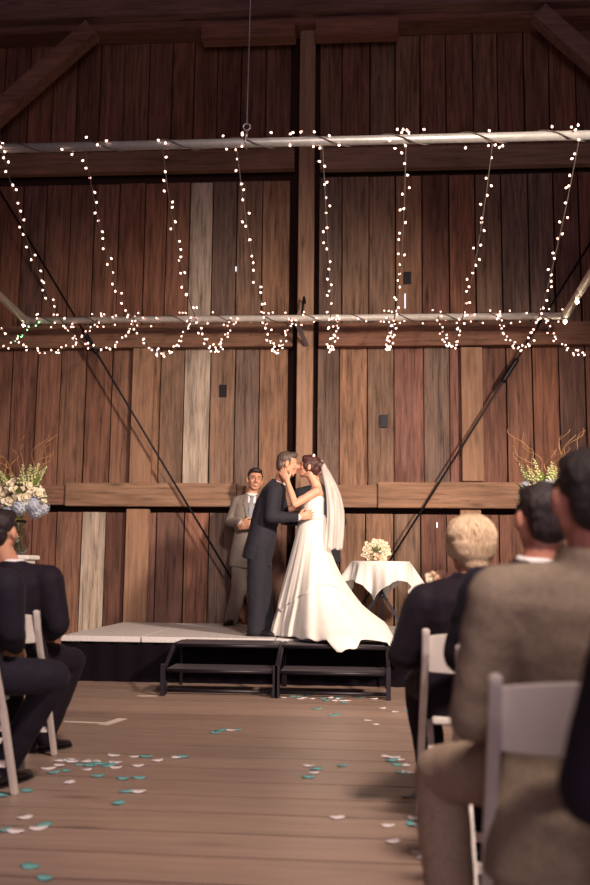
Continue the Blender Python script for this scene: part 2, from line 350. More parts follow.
box('beam', (-6.2, 10.86, zt0), (6.2, 11.19, zt1), 'wood_x', wl, (0.20, 0.10, 0.075), WB, bev=0.01)
box('beam', (-6.2, 10.70, zt1), (6.2, 11.19, zt1+0.42), 'wood_x', wl, (0.22, 0.135, 0.115), WB, bev=0.01)
for a, b in ((203, 296), (316, 398)):
    box('bolster', (P(a, 30, 10.9).x, 10.78, P(304, 36, 10.8).z), (P(b, 30, 10.9).x, 10.995, P(304, 20, 10.8).z), 'wood_x', wl, (0.26, 0.13, 0.09), WB, bev=0.01)
mb = MB(WB); mb.bar(P(-60, 166, 10.75), P(93, 30, 10.75), 0.20, 0.20, (0, 1, 0)); mb.build('brace', 'wood_x', wl, False, (0.27, 0.14, 0.10))
mb = MB(WB); mb.bar(P(660, 122, 10.75), P(538, 14, 10.75), 0.20, 0.20, (0, 1, 0)); mb.build('brace', 'wood_x', wl, False, (0.22, 0.13, 0.115))
# small metal plates and bright chinks in the boards
for px, py in ((223, 391), (407.5, 278), (384, 421)):
    p = P(px, py, YW-0.01); box('metal_plate', p-V((0.045, 0.006, 0.075)), p+V((0.045, 0.006, 0.075)), 'iron', wl, None, WB)
for px, py, h in ((157, 353, 0.05), (405, 301, 0.09), (236, 269, 0.03), (437, 525, 0.03)):
    p = P(px, py, YW-0.012); o = box('light_chink', p-V((0.006, 0.004, h)), p+V((0.006, 0.004, h)), 'chink' if 'chink' in M else M.setdefault('chink', emit('daylight_chink', (0.75, 0.8, 1.0), 1.2)), wl, None, WB)
o = box('wall_left', (-6.3, -6.2, 0), (-6.2, 11.42, 9), 'barn', color=(0.17, 0.085, 0.06)); tag(o, kind='structure')
o = box('wall_right', (6.2, -6.2, 0), (6.3, 11.42, 9), 'barn', color=(0.17, 0.085, 0.06)); tag(o, kind='structure')
o = box('ceiling', (-6.3, -6.2, 9.0), (6.3, 11.42, 9.1), 'barn', color=(0.10, 0.05, 0.04)); tag(o, kind='structure')

# tie rods across the wall
def rod(a, b, label):
    a = V(a); b = V(b); e = tag(empty('tie_rod', b), label, 'tie rod', 'diagonal tie rods'); d = (b-a).normalized()
    mm = MB(b); mm.tube([a, b], 0.012, 8); mm.build('rod', 'iron', e)
    q = MB(b); t = a.lerp(b, 0.42); q.tube([t-d*0.16, t-d*0.12, t+d*0.12, t+d*0.16], 0.03, 8); q.build('turnbuckle', 'iron', e)
    q = MB(b); q.bar(b-V((0.05, 0, 0.05)), b+V((0.05, 0, 0.05)), 0.06, 0.02); q.build('anchor_plate', 'iron', e)
lb, rb = P(256, 618, 10.97), P(352, 618, 10.97)
rod(P(-20, 158, 10.97), V((lb.x, 10.97, 0.46)), 'dark iron tie rod running diagonally from upper left down behind the man in grey')
rod(P(620, 196, 10.97), V((rb.x, 10.97, 0.46)), 'dark iron tie rod running diagonally from upper right down behind the draped table')

# ---------------------------------------------------------------- stage and steps
sx0 = G(67, 634, HS).x; sx1 = G(486, 640, HS).x
st = tag(empty('stage', ((sx0+sx1)/2, YS, 0)), 'low grey-topped portable stage with black skirt along the plank wall', 'stage'); SB = st.location.copy()
cx = G(143, 636, HS).x; cuts = [sx0, cx, cx+1.22, cx+2.44, sx1]
for a, b in zip(cuts[:-1], cuts[1:]):
    if b-a > 0.05: box('deck_panel', (a+0.006, YS, HS-0.05), (b-0.006, 10.985, HS), 'deck', st, None, SB, bev=0.004)
mm = MB(SB); fr = []; n = 90
for z in (0.0, 0.2, HS-0.052):
    fr.append([V((sx0+(sx1-sx0)*k/n, YS+0.03+0.012*math.sin(k*1.3)+0.006*math.sin(k*2.9), z)) for k in range(n+1)])
mm.rings(fr, False, False); bk = [[p+V((0, 0.012, 0)) for p in r] for r in fr]; mm.rings(bk, False, False)
mm.rings([fr[-1], bk[-1]], False, False); mm.rings([fr[0], bk[0]], False, False); mm.build('skirt', 'skirt', st)
for xx in (sx0+0.03, sx1-0.05): box('side_skirt', (xx, YS+0.06, 0), (xx+0.015, 10.97, HS-0.052), 'skirt', st, None, SB)
def steps(px0, px1, label):
    xa, xb = G(px0, 696, 0).x, G(px1, 700, 0).x; yb, yf = YS-0.03, 7.86
    e = tag(empty('portable_steps', ((xa+xb)/2, (yf+yb)/2, 0)), label, 'steps', 'portable stage steps'); B = e.location.copy()
    box('tread', (xa+0.03, 8.30, HS-0.045), (xb-0.03, yb, HS-0.012), 'tread', e, None, B, bev=0.006)
    box('tread', (xa+0.03, yf+0.03, 0.185), (xb-0.03, 8.28, 0.215), 'tread', e, None, B, bev=0.006)
    for xx in (xa+0.012, xb-0.012):
        mm = MB(B); mm.tube([(xx, yf, 0.11), (xx, yf+0.02, 0.2), (xx, yf+0.38, HS-0.06), (xx, yf+0.46, HS-0.03), (xx, yb-0.01, HS-0.03)], 0.016, 10); mm.build('side_rail', 'black_metal', e)
        mm = MB(B); mm.bar((xx, yf, 0), (xx, yf, 0.25), 0.036, 0.045, (0, 1, 0)); mm.build('leg', 'black_metal', e, False)
        mm = MB(B); mm.tube([(xx, yf+0.10, 0.0), (xx, yf+0.13, 0.2)], 0.014); mm.build('leg', 'black_metal', e)
        mm = MB(B); mm.tube([(xx, yb-0.06, 0.0), (xx, yb-0.06, HS-0.03)], 0.014); mm.build('leg', 'black_metal', e)
    for yy, zz in ((yf+0.005, 0.2), (8.285, HS-0.035), (yf+0.12, 0.03)):
        mm = MB(B); mm.tube([(xa+0.012, yy, zz), (xb-0.012, yy, zz)], 0.015); mm.build('cross_bar', 'black_metal', e)
steps(160.5, 275, 'black two-tread portable steps below the groom, the left unit of the pair')
steps(277, 390, 'black two-tread portable steps under the bridal train, the right unit of the pair')

# ---------------------------------------------------------------- pipe frame with fairy lights
YN, YF = 7.0, 10.7; ZN = 4.285; ZF = 3.88
xl, xr_ = P(26, 321, YF).x, P(565, 317, YF).x
fe = tag(empty('hanging_light_rig', ((xl+xr_)/2, (YN+YF)/2, ZF)), 'suspended rectangular frame of metal pipe hung with fairy lights', 'lighting rig'); FB = fe.location.copy()
NL, NR = V((xl-0.15, YN, ZN)), V((xr_+0.1, YN, ZN)); FL, FR = V((xl, YF, ZF)), V((xr_, YF, ZF))
for a, b, r_ in ((NL+V((-0.2, 0, 0)), NR+V((0.2, 0, 0)), 0.036), (FL, FR, 0.038), (FL, NL, 0.045), (FR, NR, 0.045)):
    mm = MB(FB); mm.tube([a, b], r_, 14); mm.build('pipe', 'alu' if a.y == b.y == YN else 'pale_pipe', fe)
for c in (FL, FR, NL, NR):
    mm = MB(FB); mm.ell(c, (0.06, 0.06, 0.06)); mm.build('clamp', 'alu', fe)
mm = MB(FB); mm.bar(V((pc-0.10, YF, ZF)), P(306.5, 345, 10.98), 0.045, 0.03); mm.build('bracket', 'steel', fe, False)
mm = MB(FB); mm.tube([P(302, 318, 10.75), P(303, 305, 10.9), P(304, 297, 10.9), P(305, 303, 10.98)], 0.014); mm.build('hook', 'iron', fe)
def cable(px, label, topx=None):
    p = V((P(px, 140, YN).x, YN, ZN)); e = tag(empty('suspension_cable', p), label, 'cable', 'pipe suspension cables')
    mm = MB(p); mm.tube([p+V((0, 0, 0.16)), V((p.x+0.05, YN, 9.0))], 0.0055, 6); mm.build('cable', 'steel', e)
    mm = MB(p); mm.tube([p+V((0.028*math.cos(t), 0, 0.13+0.028*math.sin(t))) for t in (k*math.pi/6 for k in range(13))], 0.007, 6); mm.build('eye_ring', 'steel', e)
    mm = MB(p); mm.tube([p+V((0, 0, 0.10)), p+V((0, 0, 0.03))], 0.009, 6); mm.tube([p+V((0, 0.045*math.cos(t), 0.045*math.sin(t))) for t in (k*math.pi/8 for k in range(17))], 0.006, 6); mm.build('clamp', 'steel', e)
cable(246.5, 'thin steel cable with eye ring holding up the near pipe')
# bulb mesh shared by all strings
bm_ = MB(); bm_.lathe([(0.0, -0.016), (0.010, -0.012), (0.0145, -0.002), (0.011, 0.010), (0.004, 0.018), (0.0, 0.022)], (0, 0, 0), 8)
t_ = bm_.build('bulb', 'bulb'); BULB = t_.data; bpy.data.objects.remove(t_)
BULB2 = BULB.copy(); BULB2.materials.clear(); BULB2.materials.append(M['bulb2'])
BULBG = BULB.copy(); BULBG.materials.clear(); BULBG.materials.append(M['bulb_green'])
def bulb(p, e, me=BULB, s=1.0):
    o = bpy.data.objects.new('bulb', me); COL.objects.link(o); o.parent = e; o.location = V(p)-e.location
    o.rotation_euler = (rl.uniform(-1.3, 1.3), rl.uniform(-1.3, 1.3), rl.uniform(0, 6)); o.scale = (s*0.64, s*0.64, s*0.64); return o
rl = random.Random(11)
ORD = ['first', 'second', 'third', 'fourth', 'fifth', 'sixth', 'seventh', 'eighth', 'ninth', 'tenth', 'eleventh']
near_px = [-172, -86, 1, 85, 165, 239, 323, 404, 490, 578, 668]
far_px = [38, 97, 135, 192, 233, 292, 337, 386, 437, 497, 543]
for k, (a, b) in enumerate(zip(near_px, far_px)):
    A = V((P(a, 140, YN).x, YN-0.03, ZN)); B = V((P(b, 318, YF).x, YF-0.03, ZF))
    e = tag(empty('fairy_light_string', A), 'string of warm fairy lights sagging between the two pipes, %s from the left' % ORD[k], 'string lights', 'fairy light strings between the pipes')
    pts = []; zm = 3.16+rl.uniform(-0.05, 0.05); q = math.sqrt((A.z-zm)/(B.z-zm)); y0 = (A.y+q*B.y)/(1+q)
    for j in range(61):
        t = j/60; y = A.y+(B.y-A.y)*t
        z = zm+(A.z-zm)*((y-y0)/(A.y-y0))**2 if y < y0 else zm+(B.z-zm)*((y-y0)/(B.y-y0))**2
        xx = A.x+(B.x-A.x)*t+0.02*math.sin(t*7+k)
        pts.append(V((xx, y, z)))
    mm = MB(A); mm.tube(pts, 0.005, 5); mm.build('wire', 'wire', e)
    L = sum((pts[i+1]-pts[i]).length for i in range(60)); nb = 50; acc = 0; j = 0; step = L/nb
    for s in range(nb):
        target = (s+0.5+rl.uniform(-0.3, 0.3))*step
        while j < 59 and acc+(pts[j+1]-pts[j]).length < target: acc += (pts[j+1]-pts[j]).length; j += 1
        p = pts[j]+(pts[j+1]-pts[j]).normalized()*(target-acc)
        bulb(p+V((rl.uniform(-0.035, 0.035), rl.uniform(-0.02, 0.02), rl.uniform(-0.03, 0.03))), e, BULBG if (k == 0 and s > 41) else BULB)
def wrap(a, b, nb, turns, r, label, clump=()):
    e = tag(empty('fairy_light_garland', a), label, 'string lights', 'fairy lights wound on the pipes'); pts = []
    n = turns*14
    for j in range(n+1):
        t = j/n; ph = 2*math.pi*turns*t; pts.append(a.lerp(b, t)+V((0, math.cos(ph)*r, math.sin(ph)*r)))
    mm = MB(a); mm.tube(pts, 0.005, 5); mm.build('wire', 'wire', e)
    for s in range(nb):
        t = rl.choice(clump)+rl.gauss(0, 0.008) if clump and rl.random() < 0.45 else rl.random()
        t = min(max(t, 0), 1); ph = rl.uniform(0, 6.28); bulb(a.lerp(b, t)+V((0, math.cos(ph)*(r+0.012), math.sin(ph)*(r+0.035))), e)
fr_ = lambda px, L0, L1, Y, py: (P(px, py, Y).x-L0.x)/(L1.x-L0.x)
wrap(NL, NR, 60, 11, 0.042, 'warm fairy lights wound around the near upper pipe', [fr_(p, NL, NR, YN, 140) for p in near_px[2:10]])
wrap(FL, FR, 110, 12, 0.044, 'warm fairy lights wound around the far lower pipe', [fr_(p, FL, FR, YF, 318) for p in far_px+[130, 191, 255, 398]])
for px, py, Y, lab in ((24, 323, YF, 'bright lamp bulb at the left corner of the pipe frame'), (565, 320, YF, 'bright lamp bulb at the right corner of the pipe frame'), (577, 300, 10.0, 'bright lamp bulb on the right side pipe of the frame')):
    p = P(px, py, Y); p.z -= 0.02
    e = tag(empty('pipe_lamp', p), lab, 'lamp', 'bright bulbs on the pipe frame'); o = bulb(p, e, BULB2, 2.3)
    o.rotation_euler = (math.pi*0.9, 0.2, 0); mm = MB(p); mm.lathe([(0.018, 0.035), (0.022, 0.05), (0.022, 0.09), (0.012, 0.10)], p, 12); mm.build('socket', 'white', e)

# ---------------------------------------------------------------- white folding chairs
def make_chair():
    e = empty('folding_chair'); w = 0.205
    for s in (-1, 1):
        mm = MB(); mm.rings([[V((s*w+dx, y+dy, z)) for dx, dy in ((-0.014, -0.02), (0.014, -0.02), (0.014, 0.02), (-0.014, 0.02))] for y, z in ((0.235, 0.0), (0.02, 0.40), (-0.10, 0.58), (-0.165, 0.70), (-0.195, 0.785), (-0.196, 0.80))])
        o = mm.build('long_leg', 'chair', e, False); bv(o)
        mm = MB(); mm.rings([[V((s*(w-0.032)+dx, y+dy, z)) for dx, dy in ((-0.012, -0.022), (0.012, -0.022), (0.012, 0.022), (-0.012, 0.022))] for y, z in ((-0.235, 0.0), (-0.06, 0.28), (0.06, 0.42), (0.07, 0.44))])
        o = mm.build('short_leg', 'chair', e, False); bv(o)
    mm = MB(); n = 10; rg = []
    for k in range(n+1):
        t = -1+2*k/n; xx = t*(w-0.012); yb = -0.178-0.022*(1-t*t); top = 0.772+0.014*(1-t*t); bot = 0.632-0.006*(1-t*t)
        rg.append([V((xx, yb-0.009+0.02, bot)), V((xx, yb+0.009+0.02, bot)), V((xx, yb+0.009, top)), V((xx, yb-0.009, top))])
    mm.rings(rg); o = mm.build('backrest', 'chair', e, False); bv(o, 0.003)
    mm = MB(); mm.rings([[V((x_*0.172, y, z)) for x_, z in ((-1, 0.425), (1, 0.425), (1, 0.452), (-1, 0.452))] for y in (-0.10, 0.0, 0.16, 0.20)]); o = mm.build('seat', 'chair', e, False); bv(o)
    for y, z in ((0.155, 0.15), (-0.15, 0.14)):
        mm = MB(); mm.bar((-w+0.02, y, z), (w-0.02, y, z), 0.018, 0.028); o = mm.build('stretcher', 'chair', e, False)
    return e
def bv(o, w=0.005):
    bm = bmesh.new(); bm.from_mesh(o.data); bmesh.ops.bevel(bm, geom=bm.edges[:], offset=w, segments=2, affect='EDGES', clamp_overlap=True); bm.to_mesh(o.data); bm.free()
ch0 = make_chair(); first = True
CH = [((-1.90, 5.08), 0.03, 'white folding chair under the dark-haired man nearest the stage, left of aisle'),
      ((-1.78, 4.16), 0.03, 'white folding chair at left edge, behind the dark-haired man'),
      ((0.43, 4.00), 0.02, 'white folding chair of the blonde guest, right of the aisle'),
      ((0.49, 3.20), 0.0, 'white folding chair of the navy-suited guest, mostly hidden behind the tan-suited man'),
      ((0.49, 2.35), -0.03, 'large blurred white folding chair of the man in the tan jacket'),
      ((0.64, 1.48), 0.0, 'white folding chair under the dark figure at the lower right edge')]
for (x_, y_), rz, lab in CH:
    c = ch0 if first else copytree(ch0); first = False
    c.location = (x_, y_, 0); c.rotation_euler.z = rz; tag(c, lab, 'chair', 'white folding chairs')

# ---------------------------------------------------------------- people
def nrm(v): return V(v).normalized()
def hframe(f, u): f = nrm(f); r = f.cross(V(u)).normalized(); return f, r, r.cross(f)
def head(bl, c, f, u, k=1.0, female=False):
    f, r, u = hframe(f, u); c = V(c); ax = (r, f, u)
    q = lambda a, b, d: c+(r*a+f*b+u*d)*k
    bl.ell(q(0, -0.014, 0.026), (0.078*k, 0.094*k, 0.090*k), ax)
    bl.ell(q(0, 0.022, -0.033), (0.063*k, 0.064*k, 0.074*k), ax)
    bl.ell(q(0, 0.052, -0.093), (0.026*k, 0.024*k, 0.020*k), ax)
    for s in (-1, 1):
        bl.cap(q(s*0.054, -0.002, -0.050), q(s*0.020, 0.056, -0.086), 0.021*k, 0.019*k)
        bl.ell(q(s*0.040, 0.056, -0.020), (0.024*k, 0.023*k, 0.022*k), ax)
        bl.ell(q(s*0.082, -0.010, -0.008), (0.012*k, 0.021*k, 0.033*k), ax)
        bl.cap(q(s*0.012, 0.080, 0.030), q(s*0.040, 0.068, 0.028), 0.010*k, 0.009*k)
    bl.chain([q(0, 0.080, 0.028), q(0, 0.094, 0.0), q(0, 0.107, -0.022), q(0, 0.090, -0.032)], [0.008*k, 0.009*k, 0.012*k, 0.009*k])
    for s in (-1, 1): bl.ell(q(s*0.012, 0.094, -0.026), (0.008*k, 0.009*k, 0.008*k), ax)
    bl.cap(q(-0.014, 0.080, -0.055), q(0.014, 0.080, -0.055), 0.010*k, 0.010*k); bl.cap(q(-0.012, 0.078, -0.068), q(0.012, 0.078, -0.068), 0.010*k, 0.010*k)
def facebits(base, par, c, f, u, k=1.0, smile=False, hair='hair_d', closed=False):
    f, r, u = hframe(f, u); c = V(c); ax = (r, f, u); q = lambda a, b, d: c+(r*a+f*b+u*d)*k
    for s in (-1, 1):
        if not closed:
            mm = MB(base); mm.ell(q(s*0.031, 0.071, 0.010), (0.012*k, 0.011*k, 0.0055*k), ax, 10); o = mm.build('eye', 'eye', par)
            mm = MB(base); mm.ell(q(s*0.031, 0.080, 0.010), (0.0062*k, 0.004*k, 0.0052*k), ax, 8); mm.build('iris', 'iris', o)
        mm = MB(base); mm.cap(q(s*0.014, 0.088, 0.030), q(s*0.046, 0.072, 0.031), 0.0036*k, 0.0026*k, 8); mm.build('eyebrow', hair, par)
    mm = MB(base)
    if smile:
        mm.chain([q(-0.032, 0.072, -0.046), q(0, 0.093, -0.053), q(0.032, 0.072, -0.046)], [0.003*k, 0.004*k, 0.003*k], 8); mm.chain([q(-0.030, 0.072, -0.050), q(0, 0.090, -0.074), q(0.030, 0.072, -0.050)], [0.003*k, 0.005*k, 0.003*k], 8)
        t = MB(base); t.chain([q(-0.024, 0.076, -0.052), q(0, 0.091, -0.062), q(0.024, 0.076, -0.052)], [0.004*k, 0.0062*k, 0.004*k], 8); t.build('teeth', 'teeth', par)
    else:
        mm.chain([q(-0.020, 0.077, -0.058), q(0, 0.090, -0.056), q(0.020, 0.077, -0.058)], [0.003*k, 0.006*k, 0.003*k], 8); mm.chain([q(-0.018, 0.076, -0.062), q(0, 0.088, -0.067), q(0.018, 0.076, -0.062)], [0.003*k, 0.007*k, 0.003*k], 8)
    mm.build('lips', 'lip', par)
def shorthair(base, par, c, f, u, mat, k=1.0, thick=0.003, recede=0.0, fade=True, quiff=0.0):
    f, r, u = hframe(f, u); c = V(c); ax = (r, f, u); q = lambda a, b, d: c+(r*a+f*b+u*d)*k; mm = MB(base); t = thick
    mm.ell(q(0, -0.026-recede, 0.040), ((0.077+t)*k, (0.090+t)*k, (0.084+t)*k), ax, 22)
    mm.ell(q(0, 0.018-recede, 0.088), ((0.062+t)*k, 0.058*k, (0.032+t)*k), ax, 18)
    mm.ell(q(0, -0.062, -0.022), ((0.064+t)*k, (0.046+t)*k, 0.060*k), ax, 18); mm.ell(q(0, -0.060, 0.004), ((0.066+t)*k, (0.052+t)*k, 0.060*k), ax, 18)
    if quiff: mm.ell(q(0, 0.050, 0.098), (0.050*k, 0.028*k, (0.022+quiff)*k), ax, 14)
    for s in (-1, 1): mm.cap(q(s*0.071, 0.012, 0.040), q(s*0.072, 0.014, -0.004), 0.012*k, 0.008*k, 10)
    return mm.blob('hair', mat, par, 0.006*k, 2, 0.0035, 60, (1, 1, 0.6))
def hand(bl, w, d, n, thumb, curl=0.5, k=1.0, spread=0.12):
    """w wrist, d along the hand, n the way the palm faces, thumb the side the thumb leaves from"""
    d = nrm(d); n = V(n); n = (n-d*n.dot(d)).normalized(); s = d.cross(n).normalized()
    if s.dot(V(thumb)) < 0: s = -s
    w = V(w)
    bl.loft([(w-d*0.02*k, s*0.026*k, n*0.019*k), (w+d*0.01*k, s*0.030*k, n*0.018*k), (w+d*0.05*k, s*0.040*k, n*0.016*k), (w+d*0.088*k, s*0.042*k, n*0.013*k), (w+d*0.100*k, s*0.036*k, n*0.008*k)], 14)
    for i, (o, L) in enumerate(((0.031, 0.068), (0.0105, 0.077), (-0.0105, 0.071), (-0.031, 0.056))):
        p = w+(d*(0.090-0.006*abs(i-1.3))+s*o)*k; a = 0.0; dd = (d+s*(o*spread/0.03)).normalized(); pts = [p]
        for j, fr in enumerate((0.46, 0.30, 0.24)):
            a += curl*(0.55 if j == 0 else 0.8); v = dd*math.cos(a)+n*math.sin(a); p = p+v*L*fr*k; pts.append(p)
        bl.chain(pts, [0.0098*k, 0.0090*k, 0.0082*k, 0.0072*k], 10)
    p = w+(d*0.028+s*0.026+n*0.004)*k; t1 = p+(d*0.62+s*0.62+n*0.35).normalized()*0.040*k; t2 = t1+(d*0.85+s*0.25+n*0.35).normalized()*0.030*k; t3 = t2+(d*0.9+n*0.4).normalized()*0.022*k
    bl.chain([p, t1, t2, t3], [0.0150*k, 0.0115*k, 0.0098*k, 0.0082*k], 10)
def shoe(base, par, an, d, mat='shoe', z0=0.0):
    d = V((d[0], d[1], 0)).normalized(); l = V((-d.y, d.x, 0)); a = V((an[0], an[1], z0)); mm = MB(base); Z = V((0, 0, 1))
    mm.loft([(a-d*0.085+Z*0.030, l*0.022, Z*0.026), (a-d*0.07+Z*0.038, l*0.033, Z*0.036), (a-d*0.01+Z*0.042, l*0.038, Z*0.040), (a+d*0.06+Z*0.034, l*0.042, Z*0.032), (a+d*0.13+Z*0.026, l*0.046, Z*0.024), (a+d*0.185+Z*0.021, l*0.036, Z*0.019), (a+d*0.205+Z*0.018, l*0.014, Z*0.012)], 16)
    mm.cap(a+Z*0.05, a+Z*0.085, 0.036, 0.038)
    o = mm.blob('shoe', mat, par, 0.006, 2)
    s = MB(base); pr = [(-0.088, 0.020), (-0.07, 0.035), (0.0, 0.040), (0.06, 0.043), (0.13, 0.047), (0.19, 0.036), (0.212, 0.012)]
    s.rings([[a+d*t+l*w+Z*0.012, a+d*t-l*w+Z*0.012, a+d*t-l*w+Z*0.0005, a+d*t+l*w+Z*0.0005] for t, w in pr]); s.build('sole', 'shoe', o, False)
def torso_secs(hip, neck, lat, f, secs, bend=0.0):
    out = []; ax = neck-hip
    for t, w, d, fo in secs: out.append((hip+ax*t+f*(fo+bend*math.sin(max(0, min(1, t))*math.pi)), lat*w, f*d))
    return out
JACK = [(-0.30, 0.172, 0.125, 0.0), (-0.15, 0.178, 0.128, 0.0), (0.05, 0.172, 0.122, 0.005), (0.32, 0.158, 0.110, 0.012), (0.62, 0.182, 0.122, 0.010), (0.82, 0.185, 0.112, 0.0), (0.94, 0.140, 0.085, -0.008), (1.02, 0.075, 0.066, -0.01)]
def ringpts(c, a, b, n=20, lo=0, hi=360): return [V(c)+a*math.cos(R(t))+b*math.sin(R(t)) for t in (lo+(hi-lo)*k/n for k in range(n+1))]
def man(label, J, jm='s_black', tm=None, skinm='skin', hairm='hair_d', base=None, seated=False, face=False, smile=False, vox=0.010, bvox=0.006, k=1.0, hk={}, jw=1.0, z0=0.0, tie=None, jsecs=None, collar=True, lift=0.0):
    tm = tm or jm; base = V(base); e = tag(empty('person', base), label, 'person')
    hip, neck = V(J['hip']), V(J['neck']); f = nrm(J['fwd']); lat = f.cross(nrm(neck-hip)).normalized(); f = nrm(neck-hip).cross(lat); U = nrm(neck-hip)
    hf, hu = J['hf'], J.get('hu', (0, 0, 1)); hc = V(J['head']); F, Rr, Uu = hframe(hf, hu)
    b = MB(base); head(b, hc, hf, hu, k)
    b.cap(hc-Uu*0.06-F*0.022, neck-U*0.02, 0.054*k, 0.060*k)
    b.loft(torso_secs(hip, neck, lat, f, [(t, w*0.86, d*0.86, fo) for t, w, d, fo in JACK[1:]]))
    for s in 'LR':
        sh, el, wr = V(J['sh'+s]), V(J['el'+s]), V(J['wr'+s])
        b.chain([sh, el, wr], [0.048, 0.040, 0.027]); b.cap(neck-U*0.05, sh, 0.05, 0.045)
        hd = nrm(J.get('hd'+s, wr-el)); pn = J.get('pn'+s, (0, 0, -1)); sg = -1 if s == 'L' else 1
        hand(b, wr+hd*0.012, hd, pn, J.get('th'+s, -lat*sg), J.get('curl'+s, 0.45), k)
        b.chain([V(J['hp'+s]), V(J['kn'+s]), V(J['an'+s])], [0.072, 0.050, 0.036])
    body = b.blob('body', skinm, e, bvox, 2)
    # trousers
    t = MB(base); hw = (V(J['hpR'])-V(J['hpL'])).normalized()
    t.loft([(hip-U*0.10, lat*0.135, f*0.105), (hip, lat*0.165, f*0.118), (hip+U*0.10, lat*0.155, f*0.110)])
    for s in 'LR':
        hp, kn, an = V(J['hp'+s]), V(J['kn'+s]), V(J['an'+s]); rr_ = J.get('leg', (0.098, 0.074, 0.062))
        t.chain([hp, hp.lerp(kn, 0.5), kn], [rr_[0], (rr_[0]+rr_[1])/2+0.002, rr_[1]], 16); cf = an+nrm(kn-an)*(-0.035); t.chain([kn, kn.lerp(an, 0.5), cf], [rr_[1], rr_[2]+0.006, rr_[2]], 16)
    tr = t.blob('trousers', tm, e, vox, 4, 0.006, 9, (1, 1, 0.6))
    # jacket with sleeves and collar
    jk = MB(base); sec = [(q[0], q[1]*jw, q[2]*(0.5+0.5*jw), q[3]) for q in (jsecs or JACK)]
    jk.loft(torso_secs(hip, neck, lat, f, sec, J.get('bend', 0.0)), 28)
    for s in 'LR':
        sh, el, wr = V(J['sh'+s]), V(J['el'+s]), V(J['wr'+s]); cu = wr-nrm(wr-el)*0.012
        jk.chain([sh, sh.lerp(el, 0.5), el], [0.074*jw, 0.064*jw, 0.056*jw], 16); jk.chain([el, el.lerp(cu, 0.5), cu], [0.056*jw, 0.051*jw, 0.043], 16)
        jk.cap(neck-U*0.035, sh+U*0.010, 0.058*jw, 0.062*jw, 14)
    for p in ringpts(neck+U*0.008-f*0.008, lat*0.068, f*0.066, 22, 200 if face else 150, 340 if face else 390): jk.cap(p-U*0.02, p+U*(0.016+lift), 0.014, 0.010, 8)
    ja = jk.blob('jacket', jm, e, vox, 4, 0.0055, 10, (1, 1, 0.7))
    # shirt collar
    c = MB(base); cz = (-0.012 if face else 0.006) if collar else -0.03
    c.rings([[neck+U*(cz+dz)-f*0.006+lat*math.cos(t)*(0.064+o)*k+f*math.sin(t)*(0.064+o)*k for t in (2*math.pi*q/28 for q in range(28))] for dz, o in ((-0.02, 0.006), (0.0, 0.007), (0.03, 0.002), (0.034, -0.003), (0.03, -0.006), (-0.02, -0.002))], False); c.build('shirt_collar', 'shirt', e)
    for s in 'LR':
        wr, el = V(J['wr'+s]), V(J['el'+s]); d = nrm(wr-el); c = MB(base); c.cap(wr-d*0.02, wr+d*0.004, 0.037, 0.036); c.blob('shirt_cuff', 'shirt', e, 0.008, 1)
    for s in 'LR': shoe(base, e, J['an'+s], J.get('ft'+s, J['fwd']), z0=z0)
    shorthair(base, e, hc, hf, hu, hairm, k, **hk)
    if face: facebits(base, e, hc, hf, hu, k, smile, hairm)
    if tie:
        org = hip; h = (neck-hip).length
        patch(ja, 'shirt_front', 'shirt', e, org, lat, U, f, [(h*1.03, -0.040, 0.040), (h*0.97, -0.046, 0.046), (h*0.88, -0.044, 0.044), (h*0.74, -0.034, 0.034), (h*0.60, -0.020, 0.020), (h*0.5, -0.004, 0.004)], base, 0.004)
        patch(ja, 'tie', 'tie', e, org, lat, U, f, [(h*1.03, -0.018, 0.018), (h*0.97, -0.024, 0.024), (h*0.93, -0.016, 0.016), (h*0.75, -0.032, 0.032), (h*0.55, -0.030, 0.030), (h*0.48, -0.004, 0.004)], base, 0.012, 4)
        for sg in (-1, 1):
            rows = [(h*1.0, 0.045, 0.075), (h*0.9, 0.048, 0.092), (h*0.80, 0.040, 0.098), (h*0.785, 0.039, 0.080), (h*0.62, 0.022, 0.056), (h*0.47, -0.002, 0.012)]
            patch(ja, 'lapel', jm, e, org, lat*sg, U, f, rows, base, 0.009, 5)
        for hh in (0.44, 0.30):
            mm = MB(base); bmq = bmesh.new(); bmq.from_mesh(ja.data); tt = BVHTree.FromBMesh(bmq); bmq.free(); q = tt.ray_cast(org+U*h*hh+f*0.6-base, -f)[0]
            if q: mm.ell(q+base, (0.009, 0.009, 0.009)); mm.build('button', 'shoe', e)
    return e, ja
def sit(cx, cy, hz=1.18, head=None, yaw=0.0, w=1.0, over={}):
    """joints of a guest sitting in the chair at cx, cy and facing the stage"""
    c, s = math.cos(yaw), math.sin(yaw)
    T = lambda x, y, z: V((cx+x*c-y*s, cy+x*s+y*c, z))
    J = dict(hip=T(0, 0.03, 0.56), neck=T(0, 0.0, hz-0.150), fwd=T(0, 1, 0)-T(0, 0, 0), head=T(0, 0.02, hz), hf=T(0, 1, 0)-T(0, 0, 0))
    zs = hz-0.228
    for q, g in (('L', -1), ('R', 1)):
        J['sh'+q] = T(g*0.178*w, 0.01, zs); J['el'+q] = T(g*0.245*w, 0.06, 0.745); J['wr'+q] = T(g*0.10, 0.27, 0.665); J['pn'+q] = V((0, 0, -1)); J['th'+q] = V((-g, 0.3, 0))
        J['hp'+q] = T(g*0.09, 0.06, 0.545); J['kn'+q] = T(g*0.13, 0.44, 0.53); J['an'+q] = T(g*0.13, 0.42, 0.10)
    J['leg'] = (0.092, 0.074, 0.066)
    if head is not None: J['head'] = V(head)
    J.update(over); return J
